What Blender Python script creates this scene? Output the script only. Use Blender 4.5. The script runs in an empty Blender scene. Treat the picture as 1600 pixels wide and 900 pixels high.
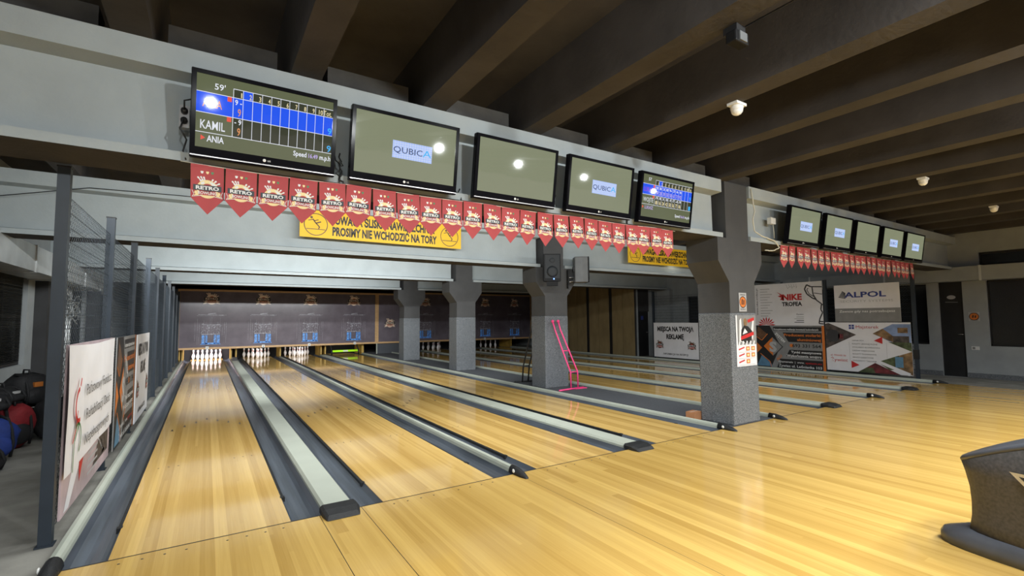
import bpy, math, random
from mathutils import Vector, Matrix, noise
random.seed(7)
sc = bpy.context.scene
COL = sc.collection
PI = math.pi

# ------------------------------------------------------------------ camera, world, lights
cam_d = bpy.data.cameras.new('camera'); cam = bpy.data.objects.new('camera', cam_d); COL.objects.link(cam)
cam_d.sensor_width = 36; cam_d.lens = 746.5 * 36 / 1600; cam_d.clip_start = .02; cam_d.clip_end = 200
_y, _p, _r = math.radians(32.549), math.radians(3.731), math.radians(-0.448)
_f = Vector((math.sin(_y)*math.cos(_p), math.cos(_y)*math.cos(_p), math.sin(_p)))
_rt = Vector((math.cos(_y), -math.sin(_y), 0)); _up = _rt.cross(_f)
_r2 = _rt*math.cos(_r) + _up*math.sin(_r); _u2 = _up*math.cos(_r) - _rt*math.sin(_r)
cam.matrix_world = Matrix(((_r2.x, _u2.x, -_f.x, .4864), (_r2.y, _u2.y, -_f.y, -4.0415), (_r2.z, _u2.z, -_f.z, 1.5147), (0, 0, 0, 1)))
sc.camera = cam
sc.view_settings.view_transform = 'Standard'; sc.view_settings.look = 'None'
sc.view_settings.gamma = 1; sc.view_settings.use_curve_mapping = False
sc.view_settings.exposure = 0.0
w = bpy.data.worlds.new('world'); sc.world = w; w.use_nodes = True
w.node_tree.nodes['Background'].inputs[0].default_value = (.9, .95, 1, 1)
w.node_tree.nodes['Background'].inputs[1].default_value = .02

def spot(name, loc, target, power, angle=120, blend=.5, size=.06, col=(1, .97, .92)):
    d = bpy.data.lights.new(name, 'SPOT'); d.energy = power; d.spot_size = math.radians(angle); d.spot_blend = blend
    d.shadow_soft_size = size; d.color = col
    o = bpy.data.objects.new(name, d); COL.objects.link(o); o.location = loc
    o.rotation_euler = (Vector(target) - Vector(loc)).to_track_quat('-Z', 'Y').to_euler(); return o
def area(name, loc, target, power, sx, sy, col=(1, .98, .95), spread=180):
    d = bpy.data.lights.new(name, 'AREA'); d.energy = power; d.shape = 'RECTANGLE'; d.size = sx; d.size_y = sy; d.color = col
    d.spread = math.radians(spread)
    o = bpy.data.objects.new(name, d); COL.objects.link(o); o.location = loc
    o.rotation_euler = (Vector(target) - Vector(loc)).to_track_quat('-Z', 'Y').to_euler(); return o

# ceiling spotlights over the approach (behind the camera's view)
COOL = (.96, 1, .99)
for x, pw in ((-1.0, 75), (.45, 130), (2.3, 270), (3.9, 230), (5.6, 165), (7.3, 130)):
    spot('ceiling_spotlight', (x, -4.3, 3.38), (x + .2, .8, .5), pw, 120, .7, .05, COOL)
for x, pw in ((9.5, 70), (12.0, 40)):
    spot('ceiling_spotlight', (x, -4.3, 3.38), (x, .8, .5), pw, 120, .7, .05, COOL)
# unseen fill lights added above the approach to brighten its floor
area('approach_fill', (2.6, -4.6, 3.44), (2.6, -4.0, 0), 265, 8, .15, COOL, 150)
area('approach_fill', (9.5, -4.6, 3.44), (9.5, -4.0, 0), 370, 6, .15, COOL, 150)
# strip lamps fixed behind each cross beam, out of sight
for yb, zb, pw, dz, sp in ((.95, 3.12, 250, 2.2, 180), (5.4, 3.12, 250, 1.6, 130), (9.8, 3.0, 140, 1.1, 100)):
    area('strip_lamp_or_fill', (2.8, yb, zb), (2.8, yb + 3.0, zb - dz), pw, 6.6, .05, COOL, sp)
area('strip_lamp_or_fill', (9.6, .95, 3.12), (9.6, 4.2, 1.5), 60, 3.6, .1, COOL)
area('strip_lamp_or_fill', (9.6, 5.4, 3.12), (11.5, 8.6, 1.5), 45, 3.6, .1, COOL)  # fill added to lift the tan partition; this bay's own lamps are off
# pin deck lamps
for x, pw, c in ((.53, 48, (.96, .9, 1)), (2.31, 4, (1, .95, .9)), (3.88, 4, (1, .95, .9)), (5.67, 3, (1, 1, .9)), (10.3, .15, (1, 1, 1)), (13.64, .15, (1, 1, 1))):
    area('pin_lamp', (x, 17.85, .60), (x, 18.7, .28), pw, .9, .06, c, 110)
# unseen fill added behind the camera so the wall there shows in reflections
area('back_wall_fill', (7.0, -9.2, 3.3), (7.0, -12, 1.0), 420, 17, .3)

# ------------------------------------------------------------------ helpers
class MB:
    def __init__(s): s.v = []; s.f = []; s.m = []; s.mats = []; s.smooth = []
    def mi(s, m):
        if m not in s.mats: s.mats.append(m)
        return s.mats.index(m)
    def add(s, vs, fs, m, sm=False):
        b = len(s.v); i = s.mi(m)
        s.v += [tuple(q) for q in vs]
        for f in fs: s.f.append(tuple(b + k for k in f)); s.m.append(i); s.smooth.append(sm)
    def box(s, x0, y0, z0, x1, y1, z1, m):
        vs = [(x, y, z) for z in (z0, z1) for y in (y0, y1) for x in (x0, x1)]
        s.add(vs, [(0, 2, 3, 1), (4, 5, 7, 6), (0, 1, 5, 4), (2, 6, 7, 3), (0, 4, 6, 2), (1, 3, 7, 5)], m)
        return s
    def prism(s, prof, a0, a1, m, axis='X', sm=False):
        # closed profile of (p, q); extruded on the axis. X: (y,z)  Y: (x,z)  Z: (x,y)
        n = len(prof)
        def P(p, q, a): return {'X': (a, p, q), 'Y': (p, a, q), 'Z': (p, q, a)}[axis]
        vs = [P(p, q, a0) for p, q in prof] + [P(p, q, a1) for p, q in prof]
        fs = [(i, (i + 1) % n, n + (i + 1) % n, n + i) for i in range(n)]
        s.add(vs, fs, m, sm); b = len(s.v) - 2*n
        i = s.mi(m)
        s.f.append(tuple(b + k for k in range(n))[::-1]); s.f.append(tuple(b + n + k for k in range(n))); s.m += [i, i]; s.smooth += [False, False]
        return s
    def tube(s, pts, r, m, n=8, cap=True):
        pts = [Vector(p) for p in pts]; rings = []
        prev = None
        for i, p in enumerate(pts):
            t = (pts[min(i+1, len(pts)-1)] - pts[max(i-1, 0)]).normalized()
            if prev is None:
                a = t.cross(Vector((0, 0, 1)))
                if a.length < .05: a = t.cross(Vector((1, 0, 0)))
                a.normalize()
            else:
                a = prev - t*prev.dot(t)
                if a.length < 1e-4: a = t.orthogonal()
                a.normalize()
            prev = a; b = t.cross(a)
            rr = r[i] if isinstance(r, (list, tuple)) else r
            rings.append([p + a*rr*math.cos(2*PI*k/n) + b*rr*math.sin(2*PI*k/n) for k in range(n)])
        vs = [q for g in rings for q in g]
        fs = [(i*n+k, i*n+(k+1) % n, (i+1)*n+(k+1) % n, (i+1)*n+k) for i in range(len(pts)-1) for k in range(n)]
        if cap: fs += [tuple(range(n))[::-1], tuple((len(pts)-1)*n + k for k in range(n))]
        s.add(vs, fs, m, True); return s
    def lathe(s, prof, m, n=20, c=(0, 0, 0)):
        vs = []; fs = []
        for r, z in prof:
            vs += [(c[0] + r*math.cos(2*PI*k/n), c[1] + r*math.sin(2*PI*k/n), c[2] + z) for k in range(n)]
        for i in range(len(prof)-1):
            fs += [(i*n+k, i*n+(k+1) % n, (i+1)*n+(k+1) % n, (i+1)*n+k) for k in range(n)]
        fs += [tuple(range(n))[::-1], tuple((len(prof)-1)*n+k for k in range(n))]
        s.add(vs, fs, m, True); return s
    def ball(s, c, r, m, n=14, k=8):
        rx, ry, rz = r if isinstance(r, (tuple, list)) else (r, r, r)
        vs = []; fs = []
        for i in range(k+1):
            t = PI*i/k
            vs += [(c[0]+rx*math.sin(t)*math.cos(2*PI*j/n), c[1]+ry*math.sin(t)*math.sin(2*PI*j/n), c[2]+rz*math.cos(t)) for j in range(n)]
        for i in range(k): fs += [(i*n+j, (i+1)*n+j, (i+1)*n+(j+1) % n, i*n+(j+1) % n) for j in range(n)]
        s.add(vs, fs, m, True); return s
    def loft(s, rings, m, sm=True, caps=True):
        n = len(rings[0]); vs = [q for g in rings for q in g]
        fs = [(i*n+k, i*n+(k+1) % n, (i+1)*n+(k+1) % n, (i+1)*n+k) for i in range(len(rings)-1) for k in range(n)]
        if caps: fs += [tuple(range(n))[::-1], tuple((len(rings)-1)*n+k for k in range(n))]
        s.add(vs, fs, m, sm); return s
    def mesh(s, name):
        me = bpy.data.meshes.new(name); me.from_pydata(s.v, [], s.f)
        for m in s.mats: me.materials.append(M[m])
        me.polygons.foreach_set('material_index', s.m); me.polygons.foreach_set('use_smooth', s.smooth)
        me.update(); return me
    def build(s, name, parent=None, loc=None, rotz=None, bevel=0):
        o = bpy.data.objects.new(name, s.mesh(name)); COL.objects.link(o)
        if loc is not None: o.location = loc
        if rotz is not None: o.rotation_euler = (0, 0, rotz)
        if parent is not None: o.parent = parent
        if bevel:
            b = o.modifiers.new('bevel', 'BEVEL'); b.width = bevel; b.segments = 2; b.limit_method = 'ANGLE'; b.angle_limit = math.radians(40)
        return o

def tag(o, label, cat, group=None, kind=None):
    o['label'] = label; o['category'] = cat
    if group: o['group'] = group
    if kind: o['kind'] = kind
    return o
def thing(name, label, cat, loc=(0, 0, 0), rot=(0, 0, 0), group=None):
    o = bpy.data.objects.new(name, None); o.empty_display_size = .1; COL.objects.link(o)
    o.location = loc; o.rotation_euler = rot
    return tag(o, label, cat, group)
def struct(o, label=None):
    o['kind'] = 'structure'
    if label: o['label'] = label
    return o
def copy_tree(o, parent=None):
    c = o.copy(); COL.objects.link(c)
    if parent is not None: c.parent = parent
    for ch in o.children: copy_tree(ch, c)
    return c

# ------------------------------------------------------------------ materials
M = {}
def nodes(name):
    m = bpy.data.materials.new(name); m.use_nodes = True; M[name] = m
    nt = m.node_tree; return m, nt, nt.nodes['Principled BSDF']
def mat(name, col, rough=.6, noise=.12, scale=6, metal=0, spec=.5, emit=0, stretch=None, bump=0, bscale=60):
    m, nt, b = nodes(name)
    tc = nt.nodes.new('ShaderNodeTexCoord'); src = tc.outputs['Object']
    if stretch:
        mp = nt.nodes.new('ShaderNodeMapping'); mp.inputs['Scale'].default_value = stretch
        nt.links.new(src, mp.inputs[0]); src = mp.outputs[0]
    n = nt.nodes.new('ShaderNodeTexNoise'); n.inputs['Scale'].default_value = scale; n.inputs['Detail'].default_value = 5
    nt.links.new(src, n.inputs['Vector'])
    r = nt.nodes.new('ShaderNodeValToRGB')
    r.color_ramp.elements[0].position = .3; r.color_ramp.elements[1].position = .7
    r.color_ramp.elements[0].color = tuple(max(0, c*(1-noise)) for c in col) + (1,)
    r.color_ramp.elements[1].color = tuple(min(1, c*(1+noise)) for c in col) + (1,)
    nt.links.new(n.outputs['Fac'], r.inputs[0]); nt.links.new(r.outputs[0], b.inputs['Base Color'])
    b.inputs['Roughness'].default_value = rough; b.inputs['Metallic'].default_value = metal
    b.inputs['Specular IOR Level'].default_value = spec
    if emit:
        nt.links.new(r.outputs[0], b.inputs['Emission Color']); b.inputs['Emission Strength'].default_value = emit
    if bump:
        n2 = nt.nodes.new('ShaderNodeTexNoise'); n2.inputs['Scale'].default_value = bscale; n2.inputs['Detail'].default_value = 4
        nt.links.new(tc.outputs['Object'], n2.inputs['Vector'])
        bp = nt.nodes.new('ShaderNodeBump'); bp.inputs['Strength'].default_value = bump; bp.inputs['Distance'].default_value = .01
        nt.links.new(n2.outputs['Fac'], bp.inputs['Height']); nt.links.new(bp.outputs[0], b.inputs['Normal'])
    return m
def wood(name, dark, light, rough, board=.0274):
    m, nt, b = nodes(name); N = nt.nodes.new; L = nt.links.new
    g = N('ShaderNodeNewGeometry'); sx = N('ShaderNodeSeparateXYZ'); L(g.outputs['Position'], sx.inputs[0])
    def mth(op, a, c=None):
        q = N('ShaderNodeMath'); q.operation = op
        for i, v in enumerate((a, c)):
            if v is None: continue
            if isinstance(v, (int, float)): q.inputs[i].default_value = v
            else: L(v, q.inputs[i])
        return q.outputs[0]
    def cell(bw, ln, off):
        bx = mth('FLOOR', mth('DIVIDE', sx.outputs[0], bw))
        w1 = N('ShaderNodeTexWhiteNoise'); w1.noise_dimensions = '1D'; L(mth('ADD', bx, off), w1.inputs['W'])
        yy = mth('FLOOR', mth('DIVIDE', mth('ADD', sx.outputs[1], mth('MULTIPLY', w1.outputs['Value'], 7.3)), ln))
        cb = N('ShaderNodeCombineXYZ'); L(bx, cb.inputs[0]); L(yy, cb.inputs[1]); cb.inputs[2].default_value = off
        w2 = N('ShaderNodeTexWhiteNoise'); w2.noise_dimensions = '3D'; L(cb.outputs[0], w2.inputs['Vector']); return w2.outputs['Value']
    a = cell(board, 6.4, 3.1); c = cell(board*3, 23, 9.7)
    mp = N('ShaderNodeMapping'); mp.inputs['Scale'].default_value = (90, 2.2, 1); L(g.outputs['Position'], mp.inputs[0])
    gr = N('ShaderNodeTexNoise'); gr.inputs['Scale'].default_value = 1; gr.inputs['Detail'].default_value = 4; L(mp.outputs[0], gr.inputs['Vector'])
    t = mth('ADD', mth('ADD', mth('MULTIPLY', a, .22), mth('MULTIPLY', c, .48)), mth('MULTIPLY', gr.outputs['Fac'], .35))
    r = N('ShaderNodeValToRGB'); e = r.color_ramp.elements
    e[0].position = .15; e[0].color = dark + (1,); e[1].position = .92; e[1].color = light + (1,)
    L(t, r.inputs[0]); L(r.outputs[0], b.inputs['Base Color'])
    b.inputs['Roughness'].default_value = rough; b.inputs['Specular IOR Level'].default_value = .5
def speckle(name, c0, c1, scale, rough=.6):
    m, nt, b = nodes(name); N = nt.nodes.new; L = nt.links.new
    tc = N('ShaderNodeTexCoord'); v = N('ShaderNodeTexVoronoi'); v.inputs['Scale'].default_value = scale
    L(tc.outputs['Object'], v.inputs['Vector'])
    s = N('ShaderNodeSeparateColor'); L(v.outputs['Color'], s.inputs[0])
    r = N('ShaderNodeValToRGB'); e = r.color_ramp.elements; e[0].color = c0 + (1,); e[1].color = c1 + (1,)
    e[0].position = .2; e[1].position = .95
    L(s.outputs[0], r.inputs[0]); L(r.outputs[0], b.inputs['Base Color']); b.inputs['Roughness'].default_value = rough
    bp = N('ShaderNodeBump'); bp.inputs['Strength'].default_value = .3; bp.inputs['Distance'].default_value = .004
    L(v.outputs['Distance'], bp.inputs['Height']); L(bp.outputs[0], b.inputs['Normal'])

wood('lane_wood', (.50, .295, .08), (.82, .55, .19), .075)
wood('approach_wood', (.48, .285, .07), (.73, .48, .145), .12)
mat('beam_paint', (.355, .395, .41), .75, .06, 3, bump=.25, bscale=25)
mat('column_paint', (.058, .058, .060), .6, .1, 4, bump=.2, bscale=30)
speckle('granite', (.05, .055, .064), (.25, .268, .29), 190)
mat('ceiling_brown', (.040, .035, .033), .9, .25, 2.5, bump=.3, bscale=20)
mat('infill', (.10, .10, .10), .9, .2, 5, bump=.3, bscale=30)
mat('concrete', (.26, .25, .225), .8, .35, 2.2, bump=.2)
mat('carpet', (.075, .08, .092), .95, .2, 40, bump=.4, bscale=200)
mat('wall_paint', (.30, .32, .33), .8, .08, 3, bump=.2, bscale=25)
mat('wall_dark', (.03, .03, .032), .8, .2, 3)
mat('bar_wall_lower', (.55, .5, .58), .8, .08, 1.5)
mat('bar_wall', (.42, .38, .44), .8, .08, 1.5)
mat('black', (.012, .012, .013), .5, .2, 5)
mat('pit_black', (.004, .004, .004), .9, .2, 5)
mat('window_glass', (.008, .009, .010), .25, .3, 8)
mat('window_blind', (.05, .052, .05), .6, .3, 3, stretch=(1, 1, 30))
mat('gutter', (.075, .088, .11), .3, .45, 1.6, stretch=(9, .5, 1))
mat('cap_paint', (.47, .50, .43), .45, .05, 3)
mat('rubber', (.014, .015, .017), .55, .3, 30, bump=.5, bscale=120)
mat('sensor_white', (.8, .8, .78), .4, .03)
mat('seam', (.02, .015, .01), .6, .1)
mat('marker', (.05, .03, .015), .4, .1)
mat('fence_paint', (.020, .029, .042), .45, .12, 6)
mat('wire', (.034, .042, .052), .7, .1, spec=.25)
mat('pvc_white', (.74, .73, .76), .55, .04, 4)
mat('pvc_board', (.45, .35, .37), .5, .35, 2.5)
mat('ink_black', (.012, .012, .014), .5, .1)
mat('ink_dark', (.035, .035, .04), .5, .15)
mat('ink_grey', (.22, .22, .22), .5, .1)
mat('ink_light', (.42, .42, .43), .5, .1)
mat('ink_white', (.72, .72, .72), .5, .03)
mat('ink_red', (.52, .02, .02), .5, .08)
mat('ink_orange', (.62, .17, .025), .5, .08)
mat('ink_green', (.06, .18, .06), .5, .1)
mat('ink_blue', (.03, .05, .25), .5, .1)
mat('ink_cyan', (.10, .22, .34), .5, .2)
mat('ink_brown', (.12, .06, .03), .5, .35, 8)
mat('ink_cream', (.78, .62, .30), .5, .05)
mat('photo_dark', (.07, .055, .05), .5, .8, 9)
mat('photo_warm', (.22, .13, .06), .5, .7, 7)
mat('photo_green', (.07, .09, .04), .5, .7, 9)
mat('photo_red', (.13, .02, .025), .5, .6, 8)
mat('photo_blue', (.22, .30, .5), .5, .3, 4)
mat('sign_yellow', (.80, .48, .012), .55, .05, 4)
mat('pennant_red', (.40, .055, .06), .7, .08, 5, stretch=(1, 1, .5))
mat('pennant_band', (.035, .045, .055), .6, .08)
mat('tv_black', (.005, .005, .007), .15, .2, 5, spec=.05)
mat('tv_silver', (.55, .55, .56), .25, .05, metal=.8)
mat('led', (.12, .28, 1), .4, 0, emit=8)
mat('led_red', (1, .02, .02), .4, 0, emit=3)
mat('cable_white', (.62, .6, .5), .5, .05)
mat('cable_black', (.01, .01, .01), .5, .1)
mat('pink_paint', (.90, .06, .24), .4, .05)
mat('cardboard', (.42, .19, .085), .8, .1, 8)
mat('pin_white', (.85, .83, .85), .18, .02)
mat('pin_red', (.6, .03, .05), .3, .05)
mat('neon_green', (.42, .85, .02), .35, .04, emit=.35)
mat('kick_yellow', (.48, .30, .06), .5, .2, 5)
mat('frame_wood', (.55, .34, .16), .45, .2, 5, stretch=(1, 1, 12))
mat('mural_black', (.135, .114, .138), .22, .2, 2, spec=.4)
mat('mural_line', (.42, .42, .48), .2, .5, 20)
mat('mural_blue', (.10, .28, .85), .3, .6, 18, emit=.06)  # printed blue with a faint glow added to the colour
mat('mural_cream', (.85, .66, .52), .3, .1)
mat('mural_rust', (.45, .11, .05), .2, .2)
mat('galvanised', (.55, .57, .58), .4, .15, 3, metal=.35)
mat('speaker_black', (.010, .010, .011), .5, .1, spec=.12)
mat('speaker_grille', (.03, .033, .037), .6, .15, 60, spec=.2)
mat('speaker_grey', (.12, .125, .13), .45, .1)
mat('console_grey', (.06, .055, .052), .45, .3, 60)
mat('console_edge', (.075, .08, .095), .3, .15, 10)
mat('bag_black', (.013, .013, .015), .75, .4, 9, bump=.5, bscale=40)
mat('bag_blue', (.015, .04, .22), .75, .2, 9, bump=.5, bscale=40)
mat('bag_red', (.24, .012, .018), .75, .2, 9, bump=.5, bscale=40)
mat('bag_orange', (.45, .14, .02), .7, .1)
mat('bag_white', (.5, .5, .5), .7, .1)
mat('curtain_tan', (.27, .20, .095), .7, .15, 4, stretch=(1, 1, .4))
mat('door_black', (.009, .009, .01), .5, .3, 5)
mat('plastic_white', (.72, .72, .70), .4, .03)
# what the lit screens give off
def glow(name, col, s=1.0, spec=.5):
    m = mat(name, col, .035, .02, 3, emit=s, spec=spec); b = m.node_tree.nodes['Principled BSDF']
    for l in list(m.node_tree.links):
        if l.to_socket == b.inputs['Base Color']: m.node_tree.links.remove(l)
    b.inputs['Base Color'].default_value = (.012, .012, .012, 1)
glow('scr_blank', (.215, .235, .15)); glow('scr_score', (.11, .125, .065)); glow('scr_cell', (.035, .04, .022))
glow('scr_blue', (.012, .09, .85)); glow('scr_white', (.75, .78, .85)); glow('scr_cream', (.75, .65, .38)); glow('scr_red', (.8, .09, .06))
glow('scr_pale', (.42, .55, .92)); glow('scr_navy', (.03, .05, .14)); glow('scr_cyan', (.05, .45, .9)); glow('scr_purple', (.35, .06, .55)); glow('scr_violet', (.5, .4, .75)); glow('scr_orange', (.75, .3, .1))

# ------------------------------------------------------------------ flat print on boards and screens
_tc = {}
def text_geo(s, bold):
    k = (s, bold)
    if k in _tc: return _tc[k]
    c = bpy.data.curves.new('t', 'FONT'); c.body = s; c.size = 1; c.offset = bold; c.resolution_u = 2
    o = bpy.data.objects.new('t', c); COL.objects.link(o)
    dg = bpy.context.evaluated_depsgraph_get(); me = bpy.data.meshes.new_from_object(o.evaluated_get(dg))
    vs = [v.co.copy() for v in me.vertices]; fs = [tuple(p.vertices) for p in me.polygons]
    bpy.data.objects.remove(o); bpy.data.curves.remove(c); bpy.data.meshes.remove(me)
    x0 = min(v.x for v in vs); x1 = max(v.x for v in vs)
    _tc[k] = (vs, fs, x0, x1); return _tc[k]
class Art(MB):
    """print lying on a board: local x right, z up, facing -y"""
    def __init__(s, y=0, eps=.0012): super().__init__(); s.y = y; s.eps = eps; s.lay = 1
    def P(s, x, z): return (x, s.y - s.lay*s.eps, z)
    def poly(s, pts, m, lay=None):
        if lay: s.lay = lay
        s.add([s.P(x, z) for x, z in pts], [tuple(range(len(pts)))], m)
    def rect(s, x0, z0, x1, z1, m, lay=None): s.poly([(x0, z0), (x1, z0), (x1, z1), (x0, z1)], m, lay)
    def disc(s, cx, cz, rx, m, rz=None, a0=0, a1=360, lay=None, n=24):
        rz = rz or rx
        pts = [(cx + rx*math.cos(math.radians(a0 + (a1-a0)*i/n)), cz + rz*math.sin(math.radians(a0 + (a1-a0)*i/n))) for i in range(n if a1-a0 == 360 else n+1)]
        s.poly(pts, m, lay)
    def ring(s, cx, cz, r, wd, m, lay=None, n=28, a0=0, a1=360):
        if lay: s.lay = lay
        vs = []
        for i in range(n+1):
            a = math.radians(a0 + (a1-a0)*i/n)
            vs += [s.P(cx+(r-wd)*math.cos(a), cz+(r-wd)*math.sin(a)), s.P(cx+r*math.cos(a), cz+r*math.sin(a))]
        s.add(vs, [(2*i, 2*i+1, 2*i+3, 2*i+2) for i in range(n)], m)
    def line(s, x0, z0, x1, z1, wd, m, lay=None):
        dx, dz = x1-x0, z1-z0; l = math.hypot(dx, dz) or 1; nx, nz = -dz/l*wd/2, dx/l*wd/2
        s.poly([(x0-nx, z0-nz), (x1-nx, z1-nz), (x1+nx, z1+nz), (x0+nx, z0+nz)], m, lay)
    def path(s, pts, wd, m, lay=None):
        for a, b in zip(pts, pts[1:]): s.line(a[0], a[1], b[0], b[1], wd, m, lay)
    def text(s, t, x, z, h, m, width=None, align='C', bold=.012, rot=0, lay=None, slant=0):
        """x, z: anchor on the base line; h: cap height"""
        if lay: s.lay = lay
        vs, fs, x0, x1 = text_geo(t, bold); k = h/.727; kx = k
        if width: kx = width/(x1-x0)
        off = {'C': (x0+x1)/2, 'L': x0, 'R': x1}[align]; c, d = math.cos(rot), math.sin(rot)
        out = []
        for v in vs:
            a = (v.x-off)*kx + slant*v.y*k; b = v.y*k
            out.append(s.P(x + a*c - b*d, z + a*d + b*c))
        s.add(out, fs, m)

def emblem(A, cx, cz, w, red='pennant_red', pin='ink_white', cream='ink_cream', band='pennant_band', txt='ink_white', base=1):
    """pins fanned over a cream disc, dark band RETRO, ribbon BOWLING; w = width of the band"""
    k = w
    for i, (a, ln) in enumerate(((-38, .56), (-27, .52), (-16, .48), (27, .44), (43, .46), (61, .50))):
        t = math.radians(a); dx, dz = math.sin(t), math.cos(t)
        ox, oz = cx, cz + k*.02
        def q(u, v): return (ox + dx*u*k + dz*v*k, oz + dz*u*k - dx*v*k)
        e_ = ln; A.poly([q(.1, -.02), q(.1, .02), q(e_-.24, .042), q(e_-.15, .032), q(e_-.09, .018), q(e_-.035, .034), q(e_, .028), q(e_+.016, 0), q(e_, -.028), q(e_-.035, -.034), q(e_-.09, -.018), q(e_-.15, -.032), q(e_-.24, -.042)], pin, base)
    A.disc(cx, cz - k*.02, k*.385, cream, lay=base+1)
    A.poly([(cx+k*.05, cz+k*.30), (cx+k*.17, cz+k*.28), (cx+k*.28, cz+k*.2), (cx+k*.34, cz+k*.1), (cx+k*.2, cz+k*.1), (cx+k*.13, cz+k*.2)], pin, base+2); A.poly([(cx-k*.12, cz+k*.3), (cx-k*.24, cz+k*.24), (cx-k*.22, cz+k*.15), (cx-k*.1, cz+k*.2)], pin, base+2)
    A.disc(cx, cz + k*.02, k*.19, red, lay=base+3)
    A.line(cx - k*.3, cz - k*.16, cx + k*.3, cz - k*.16, k*.24, red, lay=base+3)
    A.rect(cx - k*.5, cz - k*.09, cx + k*.5, cz + k*.14, band, lay=base+4)
    A.text('RETRO', cx, cz - k*.045, k*.145, txt, k*.82, bold=.035, lay=base+5)
    A.text('BOWLING', cx, cz - k*.245, k*.125, txt, k*.66, bold=.02, lay=base+5)
    for sx in (-1, 1):
        A.poly([(cx+sx*k*.30, cz-k*.30), (cx+sx*k*.5, cz-k*.34), (cx+sx*k*.42, cz-k*.26), (cx+sx*k*.47, cz-k*.2), (cx+sx*k*.43, cz-k*.12), (cx+sx*k*.38, cz-k*.12)], cream, lay=base+2)
        A.path([(cx+sx*k*.2, cz-k*.30), (cx+sx*k*.54, cz-k*.37), (cx+sx*k*.47, cz-k*.27), (cx+sx*k*.54, cz-k*.1)], k*.018, pin, lay=base+3)

# ------------------------------------------------------------------ layout numbers (metres); lanes run along +Y from the foul line y = 0
LW = 1.0668
LX = [0, 1.773, 3.351, 5.140, 7.99, 9.76, 11.34, 13.11]
XL, XR, YB, YF = -2.2, 16.3, -12.0, 20.4      # room
BEAMS = [0.0, 4.4, 8.8, 13.3]
BZ0, BZ1 = 2.65, 3.48
# floors
struct(MB().box(XL-.1, YB, -.3, XR+.1, YF, -.13, 'concrete').build('floor'))
struct(MB().box(XL, YB, -.13, -.31, YF, -.005, 'concrete').build('floor'))
struct(MB().box(14.50, YB, -.13, XR, YF, -.005, 'concrete').build('floor'))
ap = MB().box(-.31, YB, -.12, 14.5, -.008, 0, 'approach_wood')
for x, q in ((1.27, .002), (1.59, .002), (3.095, .001)): ap.box(x-q, -5, 0, x+q, -.008, .0006, 'seam')
for l in range(8):
    for k in range(-4, 5):
        if k: 
            x = LX[l] + LW/2 + k*5*LW/39*.86; ap.lathe([(.008, 0), (.008, .0007)], 'marker', 8, (x, -.09, 0))
struct(ap.build('floor'), 'pale varnished maple approach floor in front of the lanes')
struct(MB().box(6.53, 0, -.13, 7.70, YF-1, .004, 'carpet').build('trim_1'))
struct(MB().box(-.31, -.0085, -.12, 14.5, .0045, .0004, 'seam').build('trim_2'))
# walls
def wall_x(name, x, y0, y1, z0, z1, openings, face, m='wall_paint', t=.25):
    """wall in the plane x = const with rectangular openings (y0, y1, z0, z1); face = +1 looks to +X"""
    g = MB(); xa, xb = (x - t, x) if face > 0 else (x, x + t)
    ys = sorted({y0, y1} | {v for o in openings for v in o[:2]}); zs = sorted({z0, z1} | {v for o in openings for v in o[2:]})
    for a, b in zip(ys, ys[1:]):
        for c, d in zip(zs, zs[1:]):
            ym, zm = (a+b)/2, (c+d)/2
            if any(o[0] < ym < o[1] and o[2] < zm < o[3] for o in openings): continue
            g.box(xa, a, c, xb, b, d, m)
    return struct(g.build(name))
LWIN = [(4.9, 7.7, .79, 2.36), (.6, 3.6, .79, 2.36), (9.8, 12.4, .79, 2.36), (14.2, 16.8, .79, 2.36)]
RWIN = [(.64, 3.5, .78, 2.34), (-3.6, -.50, .78, 2.37), (5.0, 8.0, .78, 2.34), (-3.6, -.40, 2.72, 3.05)]
RDOOR = (-.06, .40, 0, 2.40)
wall_x('wall_left', XL, YB, YF, -.13, 4.2, LWIN, 1)
wall_x('wall_right', XR, YB, YF, -.13, 4.2, RWIN + [RDOOR], -1)
struct(MB().box(XL, YF, -.13, XR, YF+.2, 4.2, 'pit_black').build('wall_back'))
wb = MB().box(XL, YB-.2, 1.3, XR, YB, 4.2, 'bar_wall').box(XL, YB-.2, -.13, XR, YB, 1.3, 'bar_wall_lower').build('wall_front'); struct(wb)
nwin = 0
for side, x, ops in ((1, XL, LWIN), (-1, XR, RWIN)):
    for (a, b, c, d) in ops:
        nwin += 1; g = MB(); xf = x - side*.10
        xx = sorted((xf, xf - side*.04)); g.box(xx[0], a, c, xx[1], b, d, 'window_glass')
        f = struct(g.build('window_%d' % nwin)); fr = MB()
        n = 3 if d-c > 1 else 4
        for i in range(n+1):
            y = a + (b-a)*i/n; fr.box(*sorted((xf, xf+side*.03))[:1], max(a, y-.025), c, max(xf, xf+side*.03), min(b, y+.025), d, 'black')
        fr.box(min(xf, xf+side*.03), a, c, max(xf, xf+side*.03), b, c+.05, 'black'); fr.box(min(xf, xf+side*.03), a, d-.05, max(xf, xf+side*.03), b, d, 'black')
        fr.build('window_frame', f)
        if side > 0:
            bl = MB(); z = c+.06
            while z < d-.06: bl.prism([(xf+.032, z), (xf+.05, z+.018), (xf+.052, z+.02), (xf+.034, z+.002)], a+.03, b-.03, 'window_blind', 'Y'); z += .028
            bl.build('blind', f)
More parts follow.
